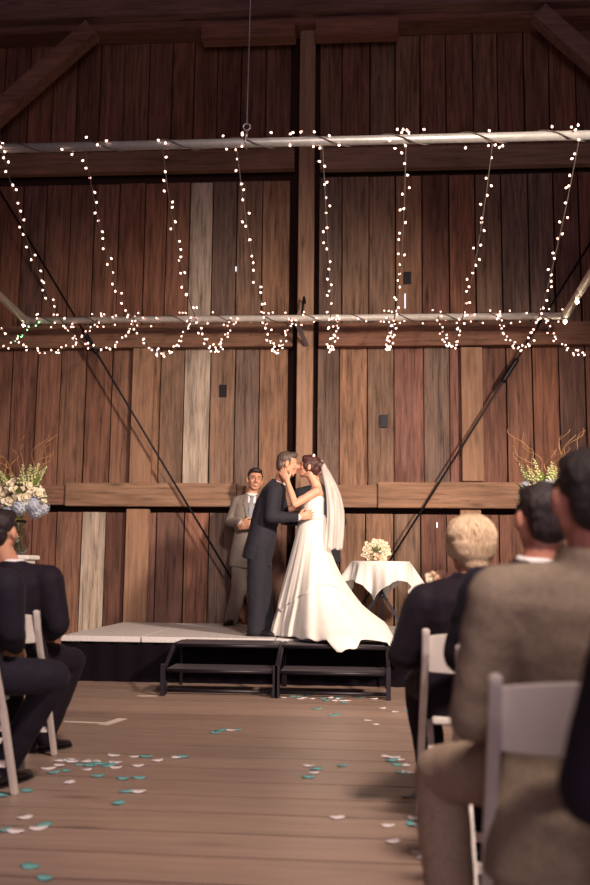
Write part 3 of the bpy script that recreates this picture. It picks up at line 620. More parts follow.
# --- standing: groom
YG = 9.12
def gp(px, py, dy=0.0): return P(px, py, YG+dy)
g0 = V((gp(259, 636).x, YG, HS))
JG = dict(hip=gp(259.5, 543), neck=gp(279, 484), fwd=V((1, -0.08, 0)), head=gp(288, 464.5, 0.0), hf=V((1, 0.10, -0.16)), hu=V((0.12, 0, 1)),
    shR=gp(274, 492, -0.17), elR=gp(270.5, 517, -0.235), wrR=gp(297, 517.5, -0.19), hdR=V((1, 0.25, 0.25)), pnR=V((-0.1, 1, 0.0)), thR=V((0, 0, 1)), curlR=0.22,
    shL=gp(277, 492, 0.17), elL=gp(284, 519, 0.20), wrL=gp(304, 522, 0.16), hdL=V((1, -0.3, 0.2)), pnL=V((0, -1, 0)), thL=V((0, 0, 1)), curlL=0.3,
    hpR=gp(259, 546, -0.085), hpL=gp(260, 546, 0.085), knR=gp(257, 590, -0.10), knL=gp(263, 590, 0.10), anR=gp(256, 625.5, -0.11), anL=gp(265, 623.5, 0.12), ftR=V((1, -0.15, 0)), ftL=V((1, 0.1, 0)), bend=-0.02, leg=(0.108, 0.092, 0.080))
man('groom in charcoal suit leaning in to kiss the bride', JG, 's_char', 's_char2', 'skin', 'hair_g', g0, face=True, z0=HS, jw=1.08, hk=dict(thick=0.003, quiff=0.012),
    jsecs=[(-0.30, 0.170, 0.138, 0.025), (-0.15, 0.175, 0.140, 0.018), (0.05, 0.172, 0.135, 0.012), (0.32, 0.162, 0.125, 0.0), (0.62, 0.182, 0.130, 0.0), (0.82, 0.182, 0.115, -0.005), (0.94, 0.14, 0.09, -0.01), (1.02, 0.078, 0.068, -0.012)])
# --- officiant in grey
YO = 10.72
op = lambda px, py, dy=0.0: P(px, py, YO+dy)
JO = dict(hip=op(246, 551), neck=op(252, 495), fwd=V((0.18, -1, 0)), head=op(255, 479.5, -0.03), hf=V((0.28, -1, -0.06)), hu=V((0.08, 0, 1)),
    shR=op(238, 502), elR=op(230, 522, -0.02), wrR=op(240.5, 523.5, -0.20), hdR=V((1, -0.3, -0.05)), pnR=V((0.2, 1, 0.1)), thR=V((0, 0, 1)), curlR=0.7,
    shL=op(266, 501), elL=op(270, 523, -0.02), wrL=op(251, 526, -0.20), hdL=V((-1, -0.25, 0)), pnL=V((0, 1, 0.1)), thL=V((0, 0, 1)), curlL=0.7,
    hpR=op(240, 556), hpL=op(252, 556), knR=op(239, 588, -0.02), knL=op(253, 588), anR=op(232, 617, 0.05), anL=op(255, 617, 0.0), ftR=V((-0.2, -1, 0)), ftL=V((0.3, -1, 0)), leg=(0.098, 0.082, 0.075))
man('smiling officiant in grey suit and patterned tie with hands clasped', JO, 's_grey', None, 'skin', 'hair_d', V((op(243, 620).x, YO, HS)), face=True, smile=True, tie=True, z0=HS, jw=1.0, k=1.06, hk=dict(thick=0.005, quiff=0.006))
# --- man half hidden behind the bride
YB2 = 9.98
bp = lambda px, py, dy=0.0: P(px+4.5, py, YB2+dy)
JB = dict(hip=bp(318, 546), neck=bp(310.5, 486), fwd=V((-0.25, -1, 0)), head=bp(309, 470), hf=V((-0.4, -1, 0)),
    shR=bp(296, 494), elR=bp(296, 520), wrR=bp(304, 541, -0.12), shL=bp(328.5, 494), elL=bp(337, 522, 0.03), wrL=bp(323, 538, -0.15), hdL=V((-0.2, -0.3, -1)), hdR=V((0.3, -0.2, -1)), pnL=V((-1, 0, 0)), pnR=V((1, 0, 0)), thL=V((0, -1, 0)), thR=V((0, -1, 0)),
    hpR=bp(310, 550), hpL=bp(325, 550), knR=bp(309, 588), knL=bp(326, 588), anR=bp(309, 619), anL=bp(327, 619), leg=(0.098, 0.08, 0.073))
man('dark-suited attendant almost hidden behind the veil of the bride', JB, 's_char', None, 'skin', 'hair_d', V((bp(318, 620).x, YB2, HS)), face=True, z0=HS, k=0.92)
# --- seated guests
J = sit(-1.90, 5.08, 1.175, head=P(2, 532, 5.05), w=1.12, over=dict(hf=V((0.22, 1, 0.06)), hu=V((0.02, -0.1, 1)), knR=V((-1.655, 5.43, 0.50)), anR=V((-1.80, 5.43, 0.10)), ftR=V((0.5, 1, 0)), elR=V((-1.64, 5.09, 0.72)), wrR=V((-1.75, 5.32, 0.65))))
man('dark-haired man in black suit seated nearest the stage, left of aisle', J, 's_black', None, 'skin', 'hair_d', V((-1.90, 5.02, 0)), jw=1.16, bvox=0.008, hk=dict(thick=0.003))
J = sit(-1.78, 4.16, 1.16, w=1.12, over=dict(hf=V((0.5, 1, 0)), knR=V((-1.44, 4.45, 0.52)), anR=V((-1.70, 4.58, 0.10)), ftR=V((0.25, 1, 0)), elR=V((-1.56, 4.19, 0.74)), wrR=V((-1.62, 4.42, 0.655))))
man('man in navy suit cut off by the left edge of the photo', J, 's_navy', None, 'skin', 'hair_d', V((-1.78, 4.1, 0)), jw=1.12, bvox=0.009)
J = sit(0.52, 3.20, 1.185, head=P(541, 520, 3.21), w=0.98, over=dict(shL=V((0.375, 3.21, 0.965)), elL=V((0.305, 3.27, 0.745)), neck=V((0.55, 3.19, 1.03)), hf=V((-0.25, 1, 0))))
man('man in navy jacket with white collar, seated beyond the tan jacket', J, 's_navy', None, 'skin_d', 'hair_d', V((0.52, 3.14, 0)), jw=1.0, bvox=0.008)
J = sit(0.49, 2.35, 1.18, head=P(588, 500, 2.33), w=1.1, over=dict(hf=V((-0.15, 1, 0)), hip=V((0.50, 2.36, 0.56)), neck=V((0.525, 2.33, 1.03)), shL=P(499, 597, 2.34), elL=P(473, 718, 2.38), wrL=V((0.36, 2.57, 0.65)), knL=P(440, 772, 2.76), anL=P(452, 915, 2.76), hpL=V((0.42, 2.40, 0.545))))
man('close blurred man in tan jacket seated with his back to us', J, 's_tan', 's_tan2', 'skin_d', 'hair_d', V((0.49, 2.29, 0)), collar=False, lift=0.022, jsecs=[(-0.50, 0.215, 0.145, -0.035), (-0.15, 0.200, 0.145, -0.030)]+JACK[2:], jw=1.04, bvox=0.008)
J = sit(0.64, 1.48, 1.17, w=1.1, over=dict(elL=V((0.345, 1.53, 0.70)), shL=V((0.425, 1.50, 0.94)), wrL=V((0.47, 1.74, 0.65))))
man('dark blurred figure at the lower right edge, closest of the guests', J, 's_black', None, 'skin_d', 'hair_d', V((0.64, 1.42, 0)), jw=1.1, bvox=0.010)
# --- blonde guest
J = sit(0.43, 4.00, 1.115, head=P(469, 546, 4.05), w=1.0, over=dict(hf=V((-0.35, 1, 0.0)), neck=V((0.43, 4.02, 0.985)), shL=V((0.245, 4.03, 0.885)), shR=V((0.60, 4.03, 0.89)), elL=V((0.150, 4.08, 0.68)), wrL=V((0.27, 4.28, 0.65)), knL=V((0.24, 4.44, 0.52)), anL=V((0.30, 4.46, 0.10))))
bl_e, bl_j = man('short-haired blonde guest in black jacket seated right of the aisle', J, 's_black', None, 'skin', 'hair_bl', V((0.43, 3.94, 0)), jw=1.2, bvox=0.008, hk=dict(thick=0.012))
for o in list(bl_e.children):
    if o.name.split('.')[0] in ('hair', 'shirt_collar'): bpy.data.objects.remove(o)
def blonde(e, c, f, u):
    base = e.location.copy(); f, r, u = hframe(f, u); c = V(c); ax = (r, f, u); q = lambda a, b, d: c+r*a+f*b+u*d; mm = MB(base); rb_ = random.Random(5)
    mm.ell(q(0, -0.026, 0.038), (0.100, 0.104, 0.088), ax, 22); mm.ell(q(0, -0.055, -0.015), (0.092, 0.068, 0.068), ax, 20); mm.ell(q(0, -0.045, 0.008), (0.099, 0.086, 0.075), ax, 20); mm.ell(q(0, -0.065, -0.068), (0.056, 0.040, 0.045), ax, 18)
    mm.ell(q(0, 0.03, 0.09), (0.075, 0.05, 0.035), ax, 16)
    for s in (-1, 1): mm.ell(q(s*0.072, 0.0, 0.0), (0.026, 0.055, 0.055), ax, 14)
    h = mm.blob('hair', 'hair_bl', e, 0.007, 3)
    lk = MB(base)
    for i in range(170):
        a = rb_.uniform(-2.7, 2.7); t0 = rb_.uniform(0.05, 0.5); pts = []
        for k in range(7):
            th = t0+(2.25+rb_.uniform(0, 0.2)-t0)*k/6; ph = a+0.18*math.sin(k*0.7+i); sr = math.sin(th)
            ww = 1.0 if th < 1.4 else 1.0-0.30*(th-1.4)
            pts.append(q(0.104*sr*math.sin(ph)*ww, -0.026-0.110*sr*math.cos(ph)*ww, 0.030+0.100*math.cos(th)-(0.055*max(0, th-1.45) if abs(a) < 1.5 else 0)))
        lk.tube(pts, 0.0065, 5, 0.002)
    lk.build('hair_locks', 'hair_bl', h)
blonde(bl_e, P(469, 546, 4.05), (-0.35, 1, 0), (0, 0, 1))

# ---------------------------------------------------------------- bride
def bride():
    b0 = V((gp(303, 636).x, YG, HS)); e = tag(empty('person', b0), 'bride in strapless ivory gown with veil and long train, kissing the groom', 'person')
    hc = gp(308.5, 467, 0.0); hf = V((-1, -0.06, 0.14)); hu = V((0.10, 0, 1)); F, Rr, Uu = hframe(hf, hu); k = 0.95
    neck = gp(316.5, 486, 0); waist = gp(313, 517.5); bust = gp(311.5, 502); hip = gp(310, 535)
    f = V((-1, -0.05, 0)); lat = V((0.05, -1, 0)); Z = V((0, 0, 1))       # lat points to the camera: her left side
    shL, shR = gp(316.5, 491.5, -0.15), gp(316, 491, 0.15)
    elL, wrL = gp(295, 504.5, -0.21), gp(287.5, 481.5, -0.135)
    b = MB(b0); head(b, hc, hf, hu, k, True); b.cap(hc-Uu*0.055-F*0.02, neck, 0.044, 0.048)
    b.loft([(waist-Z*0.02, f*0.105, lat*0.125), (waist, f*0.098, lat*0.118), (bust-Z*0.02, f*0.112, lat*0.138), (bust+Z*0.03, f*0.112, lat*0.140), (bust+Z*0.09+V((0.03, 0, 0)), f*0.085, lat*0.135), (neck-Z*0.05, f*0.06, lat*0.11), (neck, f*0.048, lat*0.05)])
    for s in (-1, 1): b.ell(bust+f*0.075+lat*s*0.06, (0.055, 0.055, 0.055))
    for s_ in (shL, shR): b.cap(neck-Z*0.035, s_, 0.038, 0.042)
    b.chain([shL, shL.lerp(elL, 0.5), elL], [0.043, 0.041, 0.034]); b.chain([elL, elL.lerp(wrL, 0.4), wrL], [0.034, 0.034, 0.023])
    hand(b, wrL, V((-0.42, 0.14, 0.85)), V((0.35, 0.9, 0.0)), V((1, -0.1, 0.3)), 0.18, 0.92)
    elR, wrR = gp(299, 507, 0.24), gp(280, 512, 0.22)
    b.chain([shR, elR, wrR], [0.043, 0.034, 0.023]); hand(b, wrR, V((-0.8, -0.3, 0.1)), V((0, -1, 0.1)), V((0, 0, 1)), 0.4, 0.92)
    b.loft([(waist, f*0.095, lat*0.115), (hip, f*0.12, lat*0.15), (hip-Z*0.15, f*0.11, lat*0.15)])
    for s in (-1, 1): b.chain([hip-Z*0.1+lat*s*0.07, V((b0.x, YG-s*0.07, HS+0.5)), V((b0.x, YG-s*0.06, HS+0.09))], [0.075, 0.055, 0.036])
    b.blob('body', 'skin_b', e, 0.006, 2)
    facebits(b0, e, hc, hf, hu, k, False, 'hair_br', closed=True)
    # hair: swept back into a low bun
    q = lambda a, c_, d: hc+(Rr*a+F*c_+Uu*d)*k; ax = (Rr, F, Uu); h = MB(b0)
    h.ell(q(0, -0.024, 0.036), (0.084, 0.098, 0.090), ax, 22); h.ell(q(0, 0.025, 0.082), (0.066, 0.052, 0.036), ax, 18)
    for s in (-1, 1): h.ell(q(s*0.066, -0.005, 0.012), (0.022, 0.058, 0.060), ax, 16); h.cap(q(s*0.072, 0.022, 0.02), q(s*0.070, 0.006, -0.05), 0.015, 0.010)
    h.ell(q(0, -0.072, -0.02), (0.066, 0.050, 0.060), ax, 18); h.ell(q(0, -0.112, 0.030), (0.060, 0.048, 0.055), ax, 18)
    hair = h.blob('hair', 'hair_br', e, 0.006, 2, 0.004, 45)
    cu = MB(b0)
    for i in range(9):
        a = i*0.7; c0 = q(0.035*math.sin(a), -0.115+0.03*math.cos(a*1.3), 0.03+0.04*math.cos(a)); cu.tube([c0+Rr*0.022*math.cos(t)+Uu*0.022*math.sin(t)-F*0.006*t for t in (j*0.6 for j in range(10))], 0.008, 6, 0.004)
    cu.build('curls', 'hair_br', hair)
    cm = MB(b0)
    for i in range(7): p = q(-0.06+0.02*i, -0.035, 0.128-0.002*abs(i-3)**2); cm.ell(p, (0.013, 0.013, 0.012), None, 8)
    cm.build('hair_comb', 'petal_w', e)
    # bodice
    bo = MB(b0); bo.loft([(waist-Z*0.04, f*0.118, lat*0.140), (waist, f*0.106, lat*0.127), (bust-Z*0.03, f*0.118, lat*0.146), (bust+Z*0.035, f*0.120, lat*0.150), (bust+Z*0.052, f*0.112, lat*0.144)], 26)
    for s in (-1, 1): bo.ell(bust+f*0.078+lat*s*0.06+Z*0.004, (0.060, 0.062, 0.056))
    bd = bo.blob('bodice', 'lace', e, 0.007, 3, 0.002, 50)
    sa = MB(b0); sa.rings([[waist+V((0, 0, dz))+f*(0.112+o)*math.cos(t)+lat*(0.133+o)*math.sin(t) for t in (2*math.pi*j/30 for j in range(30))] for dz, o in ((-0.028, 0.0), (-0.026, 0.008), (0.020, 0.006), (0.022, 0.0))]); sa.build('sash', 'dress', e)
    # skirt and train
    wz = waist.z-0.01; hh = wz-HS; NA, NT = 192, 56
    tgt = V((0.85, -0.72, 0)).normalized()
    def ring(t, grow, hemfac=1.0, lift=0.0):
        out = []
        for j in range(NA):
            a = 2*math.pi*j/NA; d = V((math.cos(a), math.sin(a), 0)); c = max(0.0, d.dot(tgt)); tr = c**2.6
            Rh = 0.285+0.10*max(0, d.y)+0.02*max(0, -d.y)+0.84*tr+0.07*max(0, d.dot(V((0.5, 0.8, 0))))
            pw = 1.06+1.25*c**2
            r_ = 0.122+(Rh-0.122)*(t**pw)+grow
            fold = (0.058*math.sin(9*a+1.6*math.sin(3*t))+0.036*math.sin(17*a+0.6+1.5*t)+0.018*math.sin(31*a+2.0))*t*(0.8+0.4*c)
            r_ *= 1+fold
            z = wz-hh*t+0.006
            ctr = V((waist.x+(b0.x-waist.x)*min(1, t*1.1), YG, 0))
            p = ctr+d*r_; p.z = z
            if t > 0.9:
                p.z += 0.010*(1+math.sin(23*a+4*math.sin(5*a)))*(t-0.9)*10*(0.4+c)
            p.z = max(p.z, HS+0.006+(0.012 if t < 0.97 else 0.0)*c)
            if p.y < YS-0.44: p.z -= min(0.10, (YS-0.44-p.y)*0.9)
            if p.x > 0.175: p.z -= min(0.10, (p.x-0.175)*1.3)
            out.append(p)
        return out
    sk = MB(b0); sk.rings([ring(i/NT, 0.0) for i in range(NT+1)], False); so = sk.build('skirt', 'dress', e)
    so.modifiers.new('t', 'SOLIDIFY').thickness = 0.004
    ov = MB(b0); rg = []
    for i in range(41):
        row = []; full = None
        for j in range(NA):
            a = 2*math.pi*j/NA; d = V((math.cos(a), math.sin(a), 0))
            h_ = 0.58+0.20*math.sin(a*2+0.4)+0.20*max(0, d.dot(tgt))+0.012*math.sin(7*a)+0.008*math.sin(15*a)
            row.append(h_)
        rg.append(row)
    cache = {}
    def rp(t, j):
        kq = round(t*200)
        if kq not in cache: cache[kq] = ring(kq/200, 0.007)
        return cache[kq][j]
    rings_ = [[rp(rg[i][j]*i/40, j)+V((math.cos(2*math.pi*j/NA), math.sin(2*math.pi*j/NA), 0))*0.005*(i/40)**3 for j in range(NA)] for i in range(41)]
    ov.rings(rings_, False); oo = ov.build('skirt_overlay', 'dress', e); oo.modifiers.new('t', 'SOLIDIFY').thickness = 0.003
    # veil: gathered at the comb, falling down her back
    top = q(0, -0.115, 0.085); vl = MB(b0); rows = []
    for i in range(36):
        t = i/35; ctr = top.lerp(P(333.5, 549, YG), t); ctr.x += 0.085*math.sin(t*math.pi)*(1-0.25*t); row = []
        wv = 0.030+0.165*math.sin(min(1, t*1.25)*math.pi/2)-0.05*t; dp = 0.025+0.085*math.sin(min(1, t*1.5)*math.pi/2)
        for j in range(49):
            a = R(-115+230*j/48); fo = 1+0.10*math.sin(j*1.15+2*t)*t+0.05*math.sin(j*2.3)*t
            p = ctr+V((math.cos(a)*dp*fo-dp*0.3, -math.sin(a)*wv*fo, 0.012*math.sin(j*0.9)*t if i == 35 else 0)); row.append(p)
        rows.append(row)
    vl.rings(rows, False, False); vl.build('veil', 'veil', e)
    return e
bride()

# ---------------------------------------------------------------- flowers
def rose_mesh(name, mat, petals=11, seed=1):
    rp = random.Random(seed); mm = MB()
    mm.ell((0, 0, 0.0), (0.5, 0.5, 0.55), None, 8)
    for i in range(petals):
        ring_ = i//4; a = i*2.4; r_ = 0.45+0.24*ring_; tilt = 0.25+0.38*ring_; g = []
        for u_ in range(4):
            row = []
            for v_ in range(4):
                uu = u_/3; vv = -1+2*v_/3; wdt = 0.62*math.sin(math.pi*(0.25+0.62*uu)); an = a+vv*wdt/max(r_, 0.4)*1.0
                rad = r_*(0.6+0.4*uu)+0.16*ring_*uu*uu*2*tilt; zz = -0.45+1.0*uu*math.cos(tilt*0.9)+0.10*(1-vv*vv)*uu
                row.append(V((rad*math.cos(an), rad*math.sin(an), zz)))
            g.append(row)
        mm.rings(g, False, False)
    o = mm.build(name, mat); me = o.data; bpy.data.objects.remove(o); return me
def hyd_mesh(seed=2):
    rp = random.Random(seed); mm = MB(); mm.ell((0, 0, 0), (0.8, 0.8, 0.7), None, 10)
    for i in range(70):
        z = 1-2*(i+0.5)/70; a = i*2.399; r_ = math.sqrt(1-z*z); c = V((r_*math.cos(a), r_*math.sin(a), z*0.9))*(0.92+rp.uniform(0, 0.12)); x_, y_, d = basis(c)
        ph = rp.uniform(0, 1.5)
        for k in range(4):
            t = ph+k*math.pi/2; e1 = x_*math.cos(t)+y_*math.sin(t); e2 = d.cross(e1)
            mm.add([c, c+e1*0.10+e2*0.08+d*0.03, c+e1*0.20+d*0.01, c+e1*0.10-e2*0.08+d*0.03], [(0, 1, 2, 3)])
    o = mm.build('hydrangea', 'hyd'); me = o.data; bpy.data.objects.remove(o); return me
def leaf_mesh():
    vs = []; fs = []
    for i in range(6):
        t = i/5; w = 0.22*math.sin(math.pi*min(1, 0.08+t*0.92)); vs += [V((-w, t, 0.18*t*t+0.05*w)), V((0, t, 0.18*t*t-0.02)), V((w, t, 0.18*t*t+0.05*w))]
    for i in range(5):
        for j in (0, 1): a = i*3+j; fs.append((a, a+1, a+4, a+3))
    o = mk('leaf', vs, fs, 'leaf', None, None, True); me = o.data; bpy.data.objects.remove(o); return me
ROSE = rose_mesh('rose', 'rose_w'); ROSEP = rose_mesh('rose', 'rose_p', 11, 4); HYD = hyd_mesh(); LEAF = leaf_mesh()
def put(me, name, parent, p, s, d=(0, 0, 1), roll=None):
    o = bpy.data.objects.new(name, me); COL.objects.link(o); o.parent = parent; o.location = V(p)-parent.location
    o.rotation_euler = (V(d).to_track_quat('Z', 'Y') @ Matrix.Rotation(rl.uniform(0, 6), 3, 'Z').to_quaternion()).to_euler(); o.scale = (s, s, s); return o
def spike(parent, a, d, L):
    mm = MB(parent.location); d = nrm(d); x_, y_, _ = basis(d); mm.tube([a, a+d*L], 0.004, 5, 0.002)
    for i in range(22):
        t = 0.35+0.65*i/22; an = i*2.4; r_ = 0.026*(1.12-t)+0.004; mm.ell(a+d*L*t+(x_*math.cos(an)+y_*math.sin(an))*r_, (0.011*(1.3-t)+0.003,)*3, None, 6)
    mm.build('flower_spike', 'spike', parent)
def arrangement(c, zb, label, plabel, mirror=1, seed=3):
    """flowers in a glass vase on a white pedestal; c = middle of the blooms, zb = top of the pedestal"""
    rg = random.Random(seed); x_, y_ = c.x+0.02, c.y; ped = tag(empty('pedestal', (x_, y_, 0)), plabel, 'pedestal', 'white flower pedestals'); PB = ped.location.copy()
    box('column', (x_-0.13, y_-0.13, 0.06), (x_+0.13, y_+0.13, zb-0.04), 'white', ped, None, PB, bev=0.006)
    box('top_slab', (x_-0.165, y_-0.165, zb-0.04), (x_+0.165, y_+0.165, zb), 'white', ped, None, PB, bev=0.006)
    box('plinth', (x_-0.16, y_-0.16, 0), (x_+0.16, y_+0.16, 0.06), 'white', ped, None, PB, bev=0.006)
    e = tag(empty('flower_arrangement', (x_, y_, zb)), label, 'flowers', 'tall flower arrangements by the stage'); B = e.location.copy()
    mm = MB(B); pr = [(0.05, 0.002), (0.075, 0.012), (0.105, 0.07), (0.115, 0.13), (0.10, 0.20), (0.07, 0.26), (0.062, 0.29), (0.075, 0.33)]
    mm.lathe(pr+[(r-0.005, z+0.002) for r, z in pr[::-1][:-1]]+[(0.04, 0.012)], B, 28); mm.build('vase', 'glass', e)
    for i in range(9):
        a = i*0.7; mm = MB(B); mm.tube([B+V((0.055*math.cos(a+2), 0.055*math.sin(a+2), 0.03)), B+V((0.03*math.cos(a), 0.03*math.sin(a), 0.2)), B+V((0.03*math.cos(a), 0.03*math.sin(a), 0.42))], 0.005, 6); mm.build('stem', 'leaf', e)
    zc = c.z; C = V((c.x, c.y, zc))
    for i in range(44):
        z = 1-1.75*(i+0.5)/44; a = i*2.399+0.4; r_ = math.sqrt(max(0, 1-z*z)); d = V((r_*math.cos(a), r_*math.sin(a), z)); p = C+V((d.x*0.25, d.y*0.22, d.z*0.19))
        kind = rg.random()
        low = d.z < 0.05
        if low and rg.random() < 0.45: put(HYD, 'hydrangea', e, p, 0.078, d)
        elif kind < 0.16: put(ROSEP, 'rose', e, p, 0.045, d)
        elif kind < 0.28: put(HYD, 'hydrangea', e, p, 0.062, d)
        else: put(ROSE, 'rose', e, p, rg.uniform(0.044, 0.056), d)
    for i in range(34):
        a = rg.uniform(0, 6.28); z = rg.uniform(-0.9, 0.9); r_ = math.sqrt(1-z*z); d = V((r_*math.cos(a), r_*math.sin(a), z)); o = put(LEAF, 'leaf', e, C+V((d.x*0.20, d.y*0.18, d.z*0.15)), rg.uniform(0.10, 0.17), d)
        o.rotation_euler = (d.to_track_quat('Y', 'Z')).to_euler()
    for i in range(15):
        a = rg.uniform(0, 6.28); d = V((0.62*math.cos(a), 0.5*math.sin(a), rg.uniform(0.7, 1.2))); spike(e, C+V((0.10*math.cos(a), 0.1*math.sin(a), 0.06)), d, rg.uniform(0.20, 0.34))
    for i in range(16):
        a = rg.uniform(0, 6.28); L = rg.uniform(0.45, 0.72); d = nrm(V((0.42*math.cos(a), 0.3*math.sin(a), 1))); x2, y2, _ = basis(d); ph = rg.uniform(0, 6); fq = rg.uniform(9, 15); mm = MB(B); pts = []
        for k in range(34):
            t = k/33; w_ = 0.045*math.sin(t*math.pi)**0.5*(0.5+t); pts.append(C+d*(L*t)+x2*w_*math.sin(ph+fq*t)+y2*w_*math.cos(ph*1.7+fq*0.8*t)+V((0.12*t*t*math.cos(a), 0, 0)))
        mm.tube(pts, 0.006, 5, 0.0028); mm.build('willow_twig', 'twig', e)
arrangement(P(18, 500, 9.0), 1.13, 'cream roses and blue hydrangea in glass vase behind the seated man on the left', 'white flower pedestal behind the man in black at left', -1, 3)
arrangement(P(548, 500, 9.0), 1.13, 'pale green and white flowers with curly willow behind the heads on the right', 'white flower pedestal hidden behind the guests on the right', 1, 8)

# ---------------------------------------------------------------- draped table and bouquet
YT = 10.42; tp = P(380.5, 561.5, YT); tz = tp.z
tb = tag(empty('round_table', (tp.x, YT, HS)), 'small round table on black crossed legs beside the bride', 'table'); TB = tb.location.copy()
mm = MB(TB); mm.lathe([(0.30, tz-0.03), (0.306, tz-0.025), (0.306, tz-0.007), (0.30, tz-0.004)], (tp.x, YT, 0), 40); mm.build('tabletop', 'black_metal', tb)
def tp_(px, py, dy): return P(px, py, YT+dy)
for a, b in (((tp.x-0.17, YT+0.05, tz-0.03), (tp.x+0.25, YT-0.10, HS)), ((tp.x+0.17, YT-0.05, tz-0.03), (tp.x-0.25, YT-0.06, HS)), ((tp.x+0.02, YT, tz-0.03), (tp.x+0.02, YT+0.20, HS))):
    mm = MB(TB); mm.bar(a, V(b)+V((0, 0, 0.002)), 0.032 if b[0] != tp.x+0.02 else 0.018, 0.03 if b[0] != tp.x+0.02 else 0.016, (0, 1, 0)); mm.build('leg', 'black_metal', tb, False)
mm = MB(TB); mm.ell((tp.x+0.01, YT-0.02, tz-0.36), (0.03, 0.03, 0.03)); mm.build('hub', 'black_metal', tb)
cl = MB((tp.x, YT, tz)); rows = []; NA = 144
for i in range(30):
    row = []
    for j in range(NA):
        a = 2*math.pi*j/NA; ca, sa = abs(math.cos(a+R(58))), abs(math.sin(a+R(58))); Rr = 0.52/max(ca, sa); Rr = 0.313+(Rr-0.313)*1.0
        if i < 8: r_ = 0.313*i/7; z = tz+0.002
        else:
            t = (i-7)/22; drop = (Rr-0.313)*t; cor = max(0, (Rr-0.55)/0.18); r_ = 0.318+0.10*t*(1-0.4*cor)*(0.5+0.5*math.sin(8*a+0.7))+0.05*t*math.sin(4*a+1.0)+0.02*t+0.016*t*math.sin(21*a); z = tz+0.002-drop*0.97
            if i == 8: r_ = 0.318
        row.append(V((tp.x+r_*math.cos(a), YT+r_*math.sin(a), z)))
    rows.append(row)
rows[0] = [V((tp.x+0.002*math.cos(2*math.pi*j/NA), YT+0.002*math.sin(2*math.pi*j/NA), tz+0.002)) for j in range(NA)]
cl.rings(rows, False); cl.f.append(tuple(range(NA))); o = cl.build('tablecloth', 'white_cloth'); o.location = (tp.x, YT, tz); sm = o.modifiers.new('t', 'SOLIDIFY'); sm.thickness = 0.003
tag(o, 'white linen cloth with hanging corners draped over the small round table', 'tablecloth')
bc = V((P(377, 550, YT-0.08).x, YT-0.08, tz+0.105)); bq = tag(empty('bouquet', (bc.x, bc.y, tz+0.006)), 'round bouquet of cream roses lying on the white tablecloth', 'bouquet')
for i in range(26):
    a = i*2.399; r_ = 0.125*math.sqrt((i+3)/28.0); d = V((r_*math.cos(a)*1.0, -0.085+0.45*r_, r_*math.sin(a)))
    if 0.0 < r_ < 0.055: continue
    put(ROSE, 'rose', bq, bc+V((d.x, -0.05+r_*0.5, d.z*0.86)), 0.036, V((d.x*4, -0.8, d.z*4)))
for i in range(16):
    a = i*0.8; d = V((math.cos(a), -0.6, math.sin(a))); o = put(LEAF, 'leaf', bq, bc+V((0.02*math.cos(a), -0.045, -0.015+0.02*math.sin(a))), 0.062, d); o.rotation_euler = d.to_track_quat('Y', 'Z').to_euler()
put(ROSEP, 'rose', bq, bc+V((0.005, -0.085, -0.055)), 0.030, (0, -1, 0.3))
mm = MB(bq.location); mm.tube([bc+V((0, 0.0, 0)), bc+V((0.01, 0.10, -0.03)), bc+V((0.02, 0.20, -0.075))], 0.022, 10, 0.016); mm.build('stem_wrap', 'white_cloth', bq)
# corsage on the shoulder of the blonde guest
cp = P(437.5, 580, 4.12); cg = tag(empty('corsage', cp), 'small peach and cream corsage on the shoulder of the blonde guest', 'corsage')
for dx, dz, me, s in ((-0.03, 0.0, ROSE, 0.020), (0.0, 0.012, ROSEP, 0.022), (0.03, 0.012, ROSEP, 0.020), (-0.012, -0.018, ROSE, 0.018)): put(me, 'rose', cg, cp+V((dx, 0, dz)), s, (dx*5, -1, 0.4))
for i in range(5): a = i*1.2; o = put(LEAF, 'leaf', cg, cp+V((0, 0.01, 0)), 0.05, (0, 0, 1)); o.rotation_euler = V((math.cos(a), -0.2, math.sin(a))).to_track_quat('Y', 'Z').to_euler()

